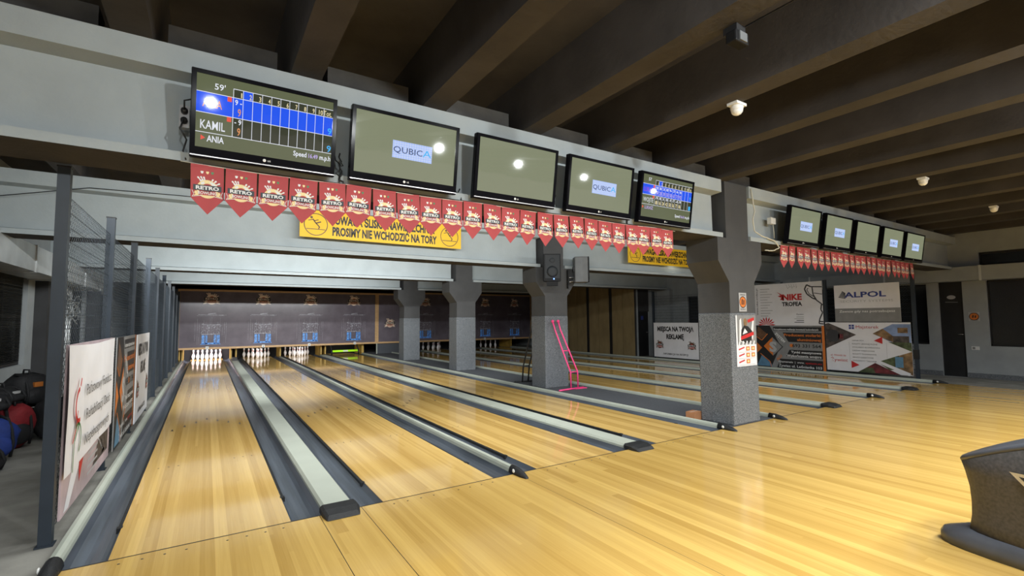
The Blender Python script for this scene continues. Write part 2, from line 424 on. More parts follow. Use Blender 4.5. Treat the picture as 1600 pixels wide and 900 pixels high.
# door right, on the wall of the dark windows
d1 = struct(MB().box(XR+.06, RDOOR[0], 0, XR+.11, RDOOR[1], 2.4, 'door_black').build('door_1'))
A = Art(0); A.disc(0, 0, .085, 'ink_light', .05, lay=1); A.line(-.12, -.12, .12, -.13, .012, 'ink_grey', lay=1)
e = A.build('door_emblem', d1, (XR+.06, .17, 1.98), -PI/2)
MB().tube([(XR+.06, RDOOR[0]+.04, 1.05), (XR+.0, RDOOR[0]+.04, 1.05), (XR+.0, RDOOR[0]+.13, 1.05)], .01, 'tv_silver', 6).build('door_handle', d1)
struct(MB().box(XR-.015, YB, 0, XR, RDOOR[0], .12, 'granite').build('baseboard_right'))
struct(MB().box(XR-.015, RDOOR[1], 0, XR, 9.2, .12, 'granite').build('baseboard_right'))
# pilasters on the side walls under each beam
for yb in BEAMS:
    dy = -.6 if yb > 8 else 0
    struct(MB().box(XL, yb-.1+dy, -.005, XL+.18, yb+.6+dy, BZ0, 'wall_dark' if yb > 8 else 'wall_paint').build('pilaster'))
    if yb > 1: struct(MB().box(XR-.18, yb-.1, -.005, XR, yb+.6, BZ0, 'wall_paint').build('pilaster'))
# tan partition and short cross wall far right
tp = MB(); tp.box(14.80, 9.36, -.005, 14.9, 14.6, 3.1, 'wall_dark')
y = 9.36; k = 0
while y < 14.3:
    wdt = .62; dark = k in (2, 5)
    tp.box(14.76 if not dark else 14.785, y, -.004, 14.80, y + (wdt-.03 if not dark else .16), 3.0, 'curtain_tan' if not dark else 'black'); y += wdt if not dark else .18; k += 1
struct(tp.build('wall_tan_partition'))
cw = MB(); cw.box(14.9, 9.36, -.005, 15.0, 9.5, 3.2, 'wall_paint'); cw.box(15.62, 9.36, -.005, XR, 9.5, 3.2, 'wall_paint'); cw.box(15.0, 9.36, 1.78, 15.62, 9.5, 3.2, 'wall_dark')
struct(cw.build('wall_cross'))
d2 = struct(MB().box(15.0, 9.4, 0, 15.62, 9.45, 1.78, 'door_black').build('door_2'))
A = Art(9.4); A.rect(15.2, 1.45, 15.34, 1.6, 'ink_blue'); A.build('door_plate', d2)
MB().tube([(15.55, 9.4, .95), (15.55, 9.35, .95), (15.45, 9.35, .95)], .012, 'tv_silver', 6).build('door_handle', d2)
# ceiling slab, joists, beams, infill blocks
struct(MB().box(XL, YB, 3.98, XR, YF, 4.2, 'ceiling_brown').build('ceiling'))
JX = [1.11*k for k in range(-1, 15)]
for x in JX:
    if XL+.2 < x < XR-.2:
        struct(MB().prism([(x-.115, BZ1+.001), (x+.115, BZ1+.001), (x+.17, 3.98), (x-.17, 3.98)], YB, YF, 'ceiling_brown', 'Y').build('joist'))
def beam_prof(y, d=.5):
    f, r = y, y + d
    return [(f, 2.65), (f, 2.715), (f+.165, 2.745), (f+.17, 3.285), (f, 3.30), (f, 3.48), (r, 3.48), (r, 3.30), (r-.17, 3.285), (r-.165, 2.745), (r, 2.715), (r, 2.65)]
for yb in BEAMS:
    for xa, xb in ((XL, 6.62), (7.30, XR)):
        g = MB().prism(beam_prof(yb), xa, xb, 'beam_paint', 'X'); g.m[len(beam_prof(yb))-1] = g.mi('ceiling_brown')   # soffit face takes the ceiling brown
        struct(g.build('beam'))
for i in range(len(JX)-1):
    a, b = JX[i], JX[i+1]
    if a < XL+.2 or b > XR-.2: continue
    for yb in (0.0,):
        struct(MB().box(a+.19, yb+.14, BZ1+.001, b-.2, yb+.36, 3.69, 'infill').build('infill_block'))
# columns
for yb in BEAMS:
    c = MB(); y0, y1 = yb+.02, yb+.52
    c.box(6.72, y0, 2.6, 7.27, y1, BZ1, 'column_paint')
    pr = [(6.74, 1.58), (7.36, 1.58), (7.36, 2.02), (7.58, 2.32), (7.58, 2.649), (6.50, 2.649), (6.50, 2.32), (6.74, 2.02)]
    c.prism(pr, y0-.01, y1+.01, 'column_paint', 'Y')
    o = struct(c.build('column'))
    MB().box(6.73, y0-.015, .004, 7.37, y1+.015, 1.58, 'granite').build('column_cladding', o, bevel=.015)
# ducts along the side walls
def duct(label, x0, x1, y0, y1, z0, z1, step):
    r = thing('ventilation_duct', label, 'duct', ((x0+x1)/2, (y0+y1)/2, z0))
    c = Vector(r.location)
    MB().box(x0-c.x, y0-c.y, 0, x1-c.x, y1-c.y, z1-z0, DM).build('casing', r)
    y = y0+.2
    while y < y1-.05:
        MB().box(x0-c.x-.015, y-c.y-.02, -.015, x1-c.x+.015, y-c.y+.02, z1-z0+.015, 'galvanised').build('flange', r); y += step
    return r
DM = 'galvanised'
duct('galvanised square duct high along the wall left of the mesh fence', -2.19, -1.72, 2.2, 11.6, 2.29, 2.68, 1.75)
DM = 'wall_paint'
duct('grey boxed duct above the dark door on the right wall', 15.9, 16.29, -4.5, 4.1, 2.36, 2.70, 1.9)

# ------------------------------------------------------------------ lanes
ORD = ['first', 'second', 'third', 'fourth', 'fifth', 'sixth', 'seventh', 'eighth', 'ninth', 'tenth', 'eleventh', 'twelfth', 'thirteenth', 'fourteenth', 'fifteenth', 'sixteenth', 'seventeenth', 'eighteenth', 'nineteenth', 'twentieth', 'twenty-first', 'twenty-second', 'twenty-third', 'twenty-fourth']
LANE_LAB = ['leftmost polished wooden bowling lane, running beside the mesh fence', 'second polished wooden lane from the left, right of the first wide pale capping', 'third polished wooden lane from the left, between a slim and a wide capping',
 'fourth polished wooden lane, left of the grey strip carrying the pillars', 'dim wooden lane just right of the grey strip carrying the pillars', 'dim wooden lane, third from the advertising boards on the right', 'dim wooden lane, second from the advertising boards on the right', 'rightmost dim wooden lane, running along the advertising boards']
GAPS = [(-.235, 0), (1.0668, 1.302), (1.538, 1.773), (2.8398, 3.068), (3.123, 3.351), (4.4178, 4.655), (4.903, 5.140), (6.2068, 6.44), (7.755, 7.99), (9.0568, 9.29), (9.525, 9.76), (10.8268, 11.055), (11.11, 11.34), (12.4068, 12.64), (12.875, 13.11), (14.1768, 14.41)]
YE = 19.25
for i, x0 in enumerate(LX):
    r = MB().box(x0, .004, -.12, x0+LW, YE, 0, 'lane_wood').build('bowling_lane'); tag(r, LANE_LAB[i], 'bowling lane', 'bowling lanes')
    for s, (a, b) in enumerate(GAPS[2*i:2*i+2]):
        n = 9; top = [(a + (b-a)*k/(n-1), -.004 - .075*math.sin(PI*k/(n-1))**.6) for k in range(n)]
        MB().prism([(a, -.125)] + top + [(b, -.125)], .005, YE, 'gutter', 'Y').build('gutter', r)
        xr = x0 - .012 if s == 0 else x0 + LW + .012
        g = MB(); g.box(xr-.012, .62, -.03, xr+.012, 17.2, -.004, 'rubber'); g.box(xr-.018, .57, -.035, xr+.018, .62, .001, 'black')
        g.build('bumper_rail', r)
    am = MB()
    for k in range(-3, 4):
        x = x0 + LW/2 + k*5*LW/39; y = 4.95 - abs(k)*.22
        am.add([(x-.016, y-.11, .0006), (x+.016, y-.11, .0006), (x, y+.05, .0006)], [(0, 1, 2)], 'marker')
    for k in (-5, -4, -3, 3, 4, 5):
        am.lathe([(.009, 0), (.009, .0007)], 'marker', 8, (x0 + LW/2 + k*.085, 2.2, 0))
    am.build('arrow_markers', r)
# cappings between the lanes
def wide_cap(x0, x1, label, hood):
    c = (x0+x1)/2; h = (x1-x0)/2
    r = thing('lane_capping', label, 'capping', (c, 0, 0), group='wide cappings between paired lanes')
    MB().prism([(-h, -.125), (-h, .02), (-h+.02, .042), (h-.02, .042), (h, .02), (h, -.125)], .05, 18.0, 'cap_paint', 'Y').build('capping_board', r)
    g = MB(); b = h+.022
    rings = []
    for yy, zt, bb in ((.06, .055, b), (-.06, .055, b), (-.135, .035, b-.012), (-.16, .004, b-.02)):
        rings.append([(-bb, yy, .0015), (-bb, yy, zt-.018 if zt > .02 else zt), (-bb+.02, yy, zt), (bb-.02, yy, zt), (bb, yy, zt-.018 if zt > .02 else zt), (bb, yy, .0015)])
    g.loft(rings, 'rubber', False); g.build('end_cap', r, bevel=.006)
    if hood:
        MB().prism([(16.7, .042), (17.15, .14), (17.4, .14), (17.4, .042)], -h+.03, h-.03, 'speaker_grey', 'X').build('hood', r)
    return r
wide_cap(1.302, 1.538, 'wide pale capping between the two leftmost lanes', True)
wide_cap(4.655, 4.903, 'wide pale capping between the third and fourth lanes from the left', False)
wide_cap(9.29, 9.525, 'wide pale capping ending just right of the nearest pillar', False)
wide_cap(12.64, 12.875, 'wide pale capping nearest to the advertising boards on the right', False)
def rail(x0, x1, label):
    c = (x0+x1)/2; h = (x1-x0)/2
    r = thing('divider_rail', label, 'rail', (c, 0, 0), group='slim divider rails beside the lanes')
    MB().prism([(-h, -.125), (-h, .03), (-h*.75, .052), (0, .06), (h*.75, .052), (h, .03), (h, -.125)], .05, 18.0, 'cap_paint', 'Y').build('rail_bar', r)
    g = MB(); hh = h+.016
    rings = []
    for yy, zt, s in ((.07, .07, 1), (-.03, .07, 1), (-.12, .05, .85), (-.19, .022, .45), (-.2, .006, .3)):
        rings.append([(hh*s*math.cos(a), yy, max(.001, zt*math.sin(a))) for a in [PI*k/8 for k in range(9)]])
    g.loft(rings, 'rubber'); e = g.build('end_cap', r)
    MB().lathe([(.016, 0), (.02, .006), (.012, .012)], 'sensor_white', 10).build('sensor', e, (hh*-.86, -.02, .035)).rotation_euler = (0, -PI/2, 0)
    return r
rail(-.305, -.235, 'pale rail at the foot of the left mesh fence')
rail(3.068, 3.123, 'slim pale rail between the second and third lanes')
rail(6.44, 6.50, 'slim pale rail on the left edge of the grey pillar strip')
rail(7.70, 7.755, 'slim pale rail on the right edge of the grey pillar strip')
rail(11.055, 11.11, 'slim pale rail between the sixth and seventh lanes from the left')
rail(14.41, 14.47, 'slim pale rail at the foot of the advertising boards on the right')

# ------------------------------------------------------------------ pins
PROF = [(.0258, 0), (.0288, .012), (.0415, .05), (.053, .085), (.0605, .114), (.0575, .15), (.0465, .185), (.033, .215), (.0243, .24), (.0228, .254), (.0238, .275), (.029, .31), (.0323, .343), (.0295, .362), (.02, .375), (.008, .381)]
def pin_mesh():
    g = MB(); g.lathe(PROF, 'pin_white', 16); return g
pin_me = pin_mesh().mesh('bowling_pin')
st_me = MB().lathe([(.0262, .222), (.0262+.0012, .226), (.0252, .236), (.0242, .24)], 'pin_red', 16).lathe([(.0242, .262), (.0248, .266), (.0264, .276), (.0262, .28)], 'pin_red', 16).mesh('stripe')
PPOS = [(0, 0, 'at the front point of the triangle'), (-1, 1, 'second row left'), (1, 1, 'second row right'), (-2, 2, 'third row left'), (0, 2, 'third row middle'), (2, 2, 'third row right'),
        (-3, 3, 'back row far left'), (-1, 3, 'back row inner left'), (1, 3, 'back row inner right'), (3, 3, 'back row far right')]
for l, desc in ((0, 'brightly lit rack of the leftmost lane'), (1, 'rack of the second lane'), (2, 'rack of the third lane'), (5, 'dark rack of the sixth lane'), (7, 'dark rack of the rightmost lane')):
    for dx, row, where in PPOS:
        o = bpy.data.objects.new('bowling_pin', pin_me); COL.objects.link(o)
        o.location = (LX[l] + LW/2 + dx*.1524, 18.29 + row*.264, .0005)
        s = bpy.data.objects.new('stripe', st_me); COL.objects.link(s); s.parent = o
        tag(o, 'white pin, %s, %s' % (where, desc), 'bowling pin', 'pins in the ' + desc)

# ------------------------------------------------------------------ masking panels above the pins
YM = 17.6
def mural(A, cx, s=1.0):
    emblem(A, cx, 2.37, .50, 'mural_rust', 'mural_cream', 'mural_cream', 'black', 'mural_cream', 1)
    rnd = random.Random(3)
    A.line(cx-.42, 1.78, cx+.5, 1.76, .012, 'mural_line', 1); A.line(cx-.46, 1.74, cx+.44, 1.73, .006, 'mural_line', 1); A.line(cx-.1, 1.8, cx+.16, 1.83, .02, 'mural_line', 1)
    for k in range(16):
        x = cx - .5 + k*.066 + rnd.uniform(-.02, .02); A.line(x, .62 + rnd.random()*.3, x + rnd.uniform(-.01, .01), 1.2 + rnd.random()*.5, .004, 'mural_line', 1)
    for k in range(44):
        x = cx + rnd.uniform(-.3, .34); z = 1.1 + rnd.random()*.32
        A.line(x, z, x + rnd.uniform(-.07, .07), z + rnd.uniform(-.07, .05), rnd.uniform(.006, .018), 'mural_line', 1)
    A.line(cx-.28, 1.40, cx+.3, 1.38, .016, 'mural_line', 1)
    for a, b in ((-.29, -.2), (-.17, -.1), (.1, .17), (.2, .3)): A.rect(cx+a, .66, cx+b, 1.0, 'mural_blue', 1)
    A.disc(cx, .64, .33, 'mural_blue', .07, 0, 180, 1)
    A.rect(cx-.3, 1.02, cx+.3, 1.045, 'mural_line', 1)
def mask_unit(name, label, x0, x1, xs, nums, z0=.46, z1=2.74, div=()):
    r = thing(name, label, 'masking panel', ((x0+x1)/2, YM, z0), group='masking panels above the pins'); c = r.location
    MB().box(x0-c.x, .02, 0, x1-c.x, .07, z1-z0, 'mural_black').build('mural', r)
    f = .075
    fr = MB(); fr.box(x0-c.x, -.02, 0, x1-c.x, .019, f, 'frame_wood'); fr.box(x0-c.x, -.02, z1-z0-f, x1-c.x, .019, z1-z0, 'frame_wood')
    fr.box(x0-c.x, -.02, f, x0-c.x+f, .019, z1-z0-f, 'frame_wood'); fr.box(x1-c.x-f, -.02, f, x1-c.x, .019, z1-z0-f, 'frame_wood')
    fr.build('frame', r)
    for x in xs:
        A = Art(0.019, .0015); 
        mural(A, 0); o = A.build('lane_picture', r, (x-c.x, 0, -z0))
    for x, n in nums:
        A = Art(-.02); A.rect(-.05, 0, .05, .11, 'ink_white'); A.text(n, 0, .022, .066, 'ink_black', bold=.02, lay=2)
        A.build('lane_number', r, (x-c.x, 0, .0))
    return r
mask_unit('masking_unit', 'long black picture panel in a wooden frame above the four left lanes', -.44, 7.0, (.63, 2.40, 4.18, 5.98), ((.53, '1'), (2.43, '2'), (4.15, '3'), (6.03, '4')))
ms = mask_unit('masking_unit', 'narrow black framed panel at the right end of the long one', 7.005, 8.22, (), ())
A = Art(.019, .0015); emblem(A, .0, 1.37, .46, 'mural_rust', 'mural_cream', 'mural_cream', 'black', 'mural_cream', 1); A.build('emblem', ms, (0, 0, -.46))
for z in (2.22, .55): MB().ball((.57, -.03, z), .022, 'led_red', 10, 6).build('indicator_light', ms)
mask_unit('masking_unit', 'dark framed picture panel seen behind the far pillars', 8.9, 15.55, (9.35, 11.0, 12.65, 14.45), ((10.9, '6'), (12.6, '7'), (14.4, '8')), z1=2.82)
low = MB().box(7.03, YM+.02, .004, 8.2, YM+.06, .44, 'carpet').build('kick_panel'); tag(low, 'low grey panel with white edge below the narrow framed panel', 'panel')
MB().box(6.995, YM-.01, .004, 7.03, YM+.06, .459, 'cap_paint').build('white_edge', low)
# kickbacks: yellow plates beside each pin deck
def kick(x, label, n=2, sp=.17):
    r = thing('kickback', label, 'kickback', (x, 18.05, 0))
    for i in range(n):
        xx = (i-(n-1)/2)*sp; MB().box(xx-.025, -.12, .062, xx+.025, .0, .44, 'kick_yellow').box(xx-.012, 0, -.1, xx+.012, 1.15, .9, 'kick_yellow').build('side_plate', r)
        MB().box(xx-.012, -.10, .44, xx+.012, -.02, .9, 'black').build('upper_bracket', r)
    return r
kick(-.30, 'yellow side plates at the far end left of the first lane', 2, .09)
kick(1.42, 'yellow side plates between the pins of the first two lanes')
kick(3.095, 'single yellow side plate between the second and third pin decks', 1)
kick(4.78, 'yellow side plates between the third pin deck and the green bar')
kick(6.47, 'yellow side plates right of the neon green bar', 2, .05)
kick(14.44, 'yellow side plate in the dark at the far end of the rightmost lane', 1)
# sweep with neon bar on lane four
sw = thing('pin_sweep', 'neon green sweep bar lowered across the end of the fourth lane', 'sweep bar', (5.70, 17.95, 0))
MB().tube([(-.52, 0, .17), (.55, 0, .17)], .045, 'neon_green', 12).build('sweep_board', sw)
A = Art(-.046); A.rect(-.09, .14, .12, .2, 'plastic_white'); A.build('label_strip', sw)
for s in (-.56, .59): MB().tube([(s, 0, .004), (s, 0, .17), (s, .25, .35), (s, .5, .8)], .03, 'black', 8).build('arm', sw)
# machine interiors
struct(MB().box(-.45, YE+.05, -.12, 14.5, YE+.1, 3.2, 'pit_black').build('wall_pit_curtain'))
struct(MB().box(-.5, YM+.12, .95, 14.6, YE+.05, 1.0, 'pit_black').build('ceiling_pit'))

# ------------------------------------------------------------------ fences with banners
def fence(label, X, ys, H, side):
    r = thing('mesh_fence', label, 'fence', (X, (ys[0]+ys[-1])/2, 0)); c = r.location
    z0, z1 = .06, H-.18
    for y in ys:
        p = MB(); p.box(-.035, -.035, -.004, .035, .035, H, 'fence_paint'); p.box(-.048, -.048, -.004, .048, .048, .006, 'fence_paint')
        o = p.build('post', r, (0, y-c.y, 0)); MB().box(-.039, -.039, H, .039, .039, H+.012, 'black').build('post_cap', o)
    me = {}
    for a, b in zip(ys, ys[1:]):
        L = b-a-.07; key = round(L, 2)
        if key not in me:
            g = MB(); hgt = z1-z0; st = .06; wr = .0015
            def wire(p, q):
                p, q = Vector(p), Vector(q); t = (q-p).normalized(); n1 = Vector((1, 0, 0)); n2 = t.cross(n1)
                ring = [n1*wr, n1*-wr*.5 + n2*wr*.87, n1*-wr*.5 - n2*wr*.87]
                g.add([p+k for k in ring] + [q+k for k in ring], [(0, 1, 4, 3), (1, 2, 5, 4), (2, 0, 3, 5)], 'wire')
            k = -hgt
            while k < L:
                y0, zz0 = (k, 0) if k >= 0 else (0, -k); t = min(L-y0, hgt-zz0)
                if t > .01:
                    wire((.004, y0-L/2, z0+zz0), (.004, y0+t-L/2, z0+zz0+t)); wire((-.004, L/2-y0, z0+zz0), (-.004, L/2-y0-t, z0+zz0+t))
                k += st
            for j in range(23):
                z = z0 + hgt*j/22; wire((0, -L/2, z), (0, L/2, z)); wire((.003, -L/2, z+.003), (.003, L/2, z+.003))
            me[key] = g.mesh('mesh_panel')
        o = bpy.data.objects.new('mesh_panel', me[key]); COL.objects.link(o); o.parent = r; o.location = (0, (a+b)/2-c.y, 0)
    return r
FL = [.52, 2.5, 4.45, 6.4, 8.2, 10.1, 12.0, 13.9, 15.7, 17.4]
fence('tall dark wire mesh fence with square posts left of the lanes', -.40, FL, 2.62, 1)
FR = [.40, 2.32, 4.32, 6.26, 8.26]
rf = fence('dark wire mesh fence carrying the advertising boards on the right', 14.64, FR, 2.5, -1)
MB().box(-.05, -.04, .5, .05, .05, .72, 'black').build('lock_box', rf, (0, .40-rf.location.y, 0))

def board(name, label, cat, X, yc, zb, W, H, side, back='pvc_white', t=.012, wavy=0, group=None):
    """upright board; side +1 faces +X (left fence), -1 faces -X (right fence). returns (root, Art)"""
    r = thing(name, label, cat, (X, yc, zb), (0, 0, PI/2 if side > 0 else -PI/2), group)
    g = MB()
    if wavy:
        nx, nz = 24, 16; vs = []
        for j in range(nz+1):
            for i in range(nx+1):
                u, v = i/nx, j/nz; vs.append(((u-.5)*W, -wavy*(1.2+math.sin(u*9+v*4)*.5 + math.sin(u*17-v*7)*.35), v*H + (1-v)*(.05*u-.02) - .02*math.sin(u*PI)*v))
        g.add(vs, [(j*(nx+1)+i, j*(nx+1)+i+1, (j+1)*(nx+1)+i+1, (j+1)*(nx+1)+i) for j in range(nz) for i in range(nx)], back, True)
    else: g.box(-W/2, 0, 0, W/2, t, H, back)
    g.build('sheet', r); return r
FXL, FXR = -.352, 14.592
# left: white cloth banner hung over a printed board
b = board('printed_board', 'printed board with white wedges, mostly hidden under the white cloth banner', 'advertising board', FXL-.008, 1.66, .1, 2.0, 1.25, 1, 'pvc_board')
A = Art(); A.poly([(-.9, .02), (-.55, .45), (-.2, .45), (-.75, .02)], 'pvc_white'); A.poly([(.1, .5), (.22, .5), (.75, .12), (.6, .12)], 'pvc_white'); A.poly([(-.42, .12), (-.28, .3), (-.3, .48), (-.45, .3)], 'ink_red', 2)
for k in range(4): A.rect(-.1, .08+k*.06, .35, .1+k*.06, 'ink_light', 2)
A.poly([(.15, .1), (.9, .1), (.9, .4), (.5, .4)], 'photo_dark', 1)
A.build('print', b)
b = board('cloth_banner', 'white cloth banner with dark text and red green emblem on the left fence', 'banner', FXL+.006, 1.60, .42, 2.0, .93, 1, 'pvc_white', wavy=.007)
A = Art(-.02)
A.text('Państwowy Fundusz', -.42, .50, .095, 'ink_dark', 1.2, 'L', .0); A.text('Rehabilitacji Osób', -.40, .30, .095, 'ink_dark', 1.14, 'L', .0); A.text('Niepełnosprawnych', -.42, .10, .095, 'ink_dark', 1.14, 'L', .0)
A.build('lettering', b); A = Art(-.02); e = -.13
A.ring(e-.54, .46, .14, .035, 'ink_red', 1, 16, 95, 290); A.line(e-.53, .6, e-.5, .66, .03, 'ink_red', 1)
A.path([(e-.68, -.02), (e-.66, .2), (e-.52, .32)], .022, 'ink_green', 1); A.ring(e-.56, .2, .13, .022, 'ink_green', 1, 14, -60, 130); A.path([(e-.72, .2), (e-.62, .3), (e-.58, .42)], .02, 'ink_red', 1)
A.build('emblem', b)
def system_print(A, W, H):
    # black and grey board with orange bar and letter S; x from -W/2 to W/2, z 0..H
    A.rect(-W/2, 0, W/2, H, 'ink_grey', 1); x = -W/2
    A.poly([(x, H), (x+.45, H), (x+.75, H*.52), (x+.45, .0), (x, 0)], 'ink_black', 2)
    A.poly([(x, H*.72), (x+.30, H*.46), (x, H*.2)], 'ink_black', 3); A.poly([(x, H*.62), (x+.20, H*.46), (x, H*.3)], 'ink_orange', 4)
    A.poly([(x+.03, .03), (x+.18, H*.28), (x+.45, H*.1), (x+.5, .03)], 'ink_cyan', 3); A.poly([(x+.1, H*.98), (x+.02, H*.75), (x+.22, H*.66), (x+.36, H*.8)], 'ink_brown', 3)
    A.path([(x+.02, H*.74), (x+.2, H*.64), (x+.38, H*.8)], .02, 'ink_orange', 4); A.path([(x+.14, H*.32), (x+.42, H*.14), (x+.46, .02)], .02, 'ink_orange', 4)
    cx, cz = x+.52, H*.5; d = .30
    A.poly([(cx-d, cz), (cx, cz+d), (cx+d, cz), (cx, cz-d)], 'ink_black', 3); d -= .03
    A.poly([(cx-d, cz), (cx, cz+d), (cx+d, cz), (cx, cz-d)], 'ink_grey', 4)
    A.poly([(cx-d, cz), (cx, cz+d), (cx, cz-d)], 'ink_orange', 5); A.text('S', cx+.01, cz-.14, .28, 'ink_light', .22, 'C', .05, lay=6)
    A.text('SYSTEM', cx+.2, cz+.24, .075, 'ink_white', .36, 'C', .03, -PI/4, 6); A.text('ALU', cx+.2, cz-.34, .075, 'ink_orange', .2, 'C', .03, PI/4, 6)
    A.rect(x+.55, H*.88, W/2-.07, H*.97, 'ink_black', 2); A.text('Kompleksowa realizacja inwestycji budowlanych', x+.57, H*.895, .05, 'ink_white', W-.72, 'L', .02, lay=3)
    A.poly([(x+.82, H*.84), (W/2-.07, H*.84), (W/2-.07, H*.62), (x+.98, H*.62)], 'ink_black', 2)
    A.text('Producent stolarki', W/2-.1, H*.755, .075, 'ink_orange', .98, 'R', .025, lay=3); A.text('aluminiowej', W/2-.1, H*.65, .075, 'ink_orange', .62, 'R', .025, lay=3)
    A.disc(x+1.06, H*.54, .05, 'ink_orange', lay=3); A.text('693 331 564', W/2-.1, H*.505, .095, 'ink_black', .76, 'R', .02, lay=3)
    A.poly([(x+.9, H*.29), (W/2-.07, H*.26), (W/2-.07, H*.44), (x+1.0, H*.44)], 'ink_black', 2)
    A.text('Tynki maszynowe', W/2-.1, H*.365, .065, 'ink_white', .8, 'R', .02, lay=3); A.text('Wykończenia wnętrz', W/2-.1, H*.28, .065, 'ink_white', .92, 'R', .02, lay=3)
    A.poly([(x+.62, 0), (W/2-.07, 0), (W/2-.07, H*.22), (x+.72, H*.22)], 'ink_black', 2)
    A.text('@systemalu  |  www.', W/2-.55, H*.135, .055, 'ink_white', .72, 'R', .01, lay=3); A.text('system.eu', W/2-.1, H*.135, .055, 'ink_red', .42, 'R', .01, lay=3)
    A.text('Żywiec ul. Leśnianka 103', W/2-.1, H*.035, .07, 'ink_white', 1.16, 'R', .015, lay=3)
    A.rect(W/2-.065, 0, W/2, H, 'ink_orange', 2)
def offer_print(A, W, H, b):
    A.text('MIEJSCA NA TWOJĄ', 0, H*.76, H*.13, 'ink_black', W*.82, 'C', .05, lay=1); A.text('REKLAMĘ', 0, H*.54, H*.13, 'ink_black', W*.4, 'C', .05, lay=1)
    for s in (-1, 1):
        E = Art(); emblem(E, 0, 0, W*.17, 'ink_red', 'ink_brown', 'ink_brown', 'ink_black', 'ink_white', 1); E.build('emblem', b, (s*W*.36, 0, H*.36))
    A.text('INFORMACJA NA RECEPCJI', 0, H*.08, H*.05, 'ink_black', W*.55, 'C', .02, lay=1)
b = board('printed_board', 'grey and orange building-trade board second along the left fence', 'advertising board', FXL, 3.72, .08, 1.62, 1.26, 1, 'ink_grey'); A = Art(); system_print(A, 1.62, 1.26); A.build('print', b)
b = board('printed_board', 'white board offering advertising space, third along the left fence', 'advertising board', FXL, 5.62, .05, 1.72, 1.28, 1); A = Art(); offer_print(A, 1.72, 1.28, b); A.build('print', b)
# right fence
b = board('printed_board', 'white trophy-shop board with drawn cup, upper left on the right fence', 'advertising board', FXR, 3.32, 1.27, 1.90, 1.22, -1); A = Art()
W, H = 1.90, 1.22
A.text('NIKE', -.12, H*.60, .17, 'ink_red', .54, 'L', .045, lay=1); A.text('TROFEA', .42, H*.46, .115, 'ink_black', .56, 'R', .045, lay=1)
A.poly([(-.10, H*.72), (-.28, H*.80), (-.17, H*.72), (-.26, H*.70), (-.15, H*.66), (-.19, H*.61), (-.08, H*.6)], 'ink_red', 1)
for k in range(11): A.rect(-.78, H*.22+k*.08, -.78+.22+.1*((k*7) % 3)*.7, H*.22+k*.08+.02, 'ink_light', 1)
A.text('www.nike-trofea.pl', -.86, H*.25, .05, 'ink_dark', .8, 'L', .01, PI/2, 1)
for k in range(9):
    a = PI*k/8; cx, cz = -.62, .02; A.poly([(cx, cz), (cx+.2*math.cos(a-.12), cz+.17*math.sin(a-.12)), (cx+.27*math.cos(a), cz+.24*math.sin(a)), (cx+.2*math.cos(a+.12), cz+.17*math.sin(a+.12))], 'ink_red', 1)
A.text('Żywiec', .45, H*.25, .03, 'ink_black', .2, 'R', .02, lay=1)
for k in range(4): A.rect(.45-.26+.06*(k % 2), H*.07+k*.05, .45, H*.07+k*.05+.018, 'ink_dark' if k < 2 else 'ink_light', 1)
c = .95
A.path([(.66, 1.08), (.95, 1.06)], .03, 'ink_dark', 1); A.path([(.70, 1.06), (.72, .86), (.80, .70), (.92, .60), (.95, .56)], .032, 'ink_dark', 1)
A.path([(.66, 1.08), (.56, 1.14), (.50, 1.02), (.56, .88), (.70, .76), (.80, .72)], .036, 'ink_dark', 1); A.path([(.6, 1.05), (.56, 1.0), (.62, .88), (.74, .8)], .02, 'ink_dark', 1)
A.path([(.92, .58), (.90, .44), (.94, .36), (.86, .18), (.84, .06), (.95, .05)], .032, 'ink_dark', 1); A.path([(.74, .9), (.95, .86)], .02, 'ink_dark', 1); A.path([(.84, .12), (.95, .11)], .03, 'ink_dark', 1)
for k in range(5): A.path([(.0+k*.07, 1.18), (.04+k*.06, 1.06+.04*(k % 2)), (.1+k*.05, 1.12)], .01, 'ink_light', 1)
A.build('print', b)
b = board('printed_board', 'black and orange building-trade board, lower left on the right fence', 'advertising board', FXR, 3.33, .04, 1.94, 1.225, -1, 'ink_black'); A = Art(); system_print(A, 1.94, 1.225); A.build('print', b)
b = board('printed_board', 'white and grey security company board with blue black lettering', 'advertising board', FXR, 1.36, 1.38, 1.43, .96, -1); A = Art(); W, H = 1.43, .96
A.rect(-W/2, 0, W/2, H*.36, 'ink_grey', 1)
for k in range(5): A.poly([(-.62+k*.02, .64+.035*k), (-.46, .60+.03*k), (-.44, .615+.032*k), (-.60+k*.02, .66+.035*k)], 'ink_dark', 1)
A.text('ALPOL', -.02, .63, .14, 'ink_blue', .62 + .3, 'C', .03, lay=1); A.text('SECURITY SYSTEMS', 0, .50, .06, 'ink_light', 1.16, 'C', .0, lay=1)
A.text('Zawsze gdy nas potrzebujesz', 0, .24, .06, 'ink_white', 1.22, 'C', .015, lay=2); A.build('print', b)
b = board('printed_board', 'white board with photo wedges and red arrows, lower right on the right fence', 'advertising board', FXR, 1.40, .10, 1.86, 1.262, -1); A = Art(); W, H = 1.86, 1.26; x = -W/2
A.poly([(x, H*.97), (x+.08, H*.99), (x+.72, H*.75), (x, H*.45)], 'photo_dark', 1); A.disc(x+.18, H*.72, .16, 'ink_dark', lay=2); A.rect(x+.3, H*.66, x+.42, H*.76, 'photo_red', 2)
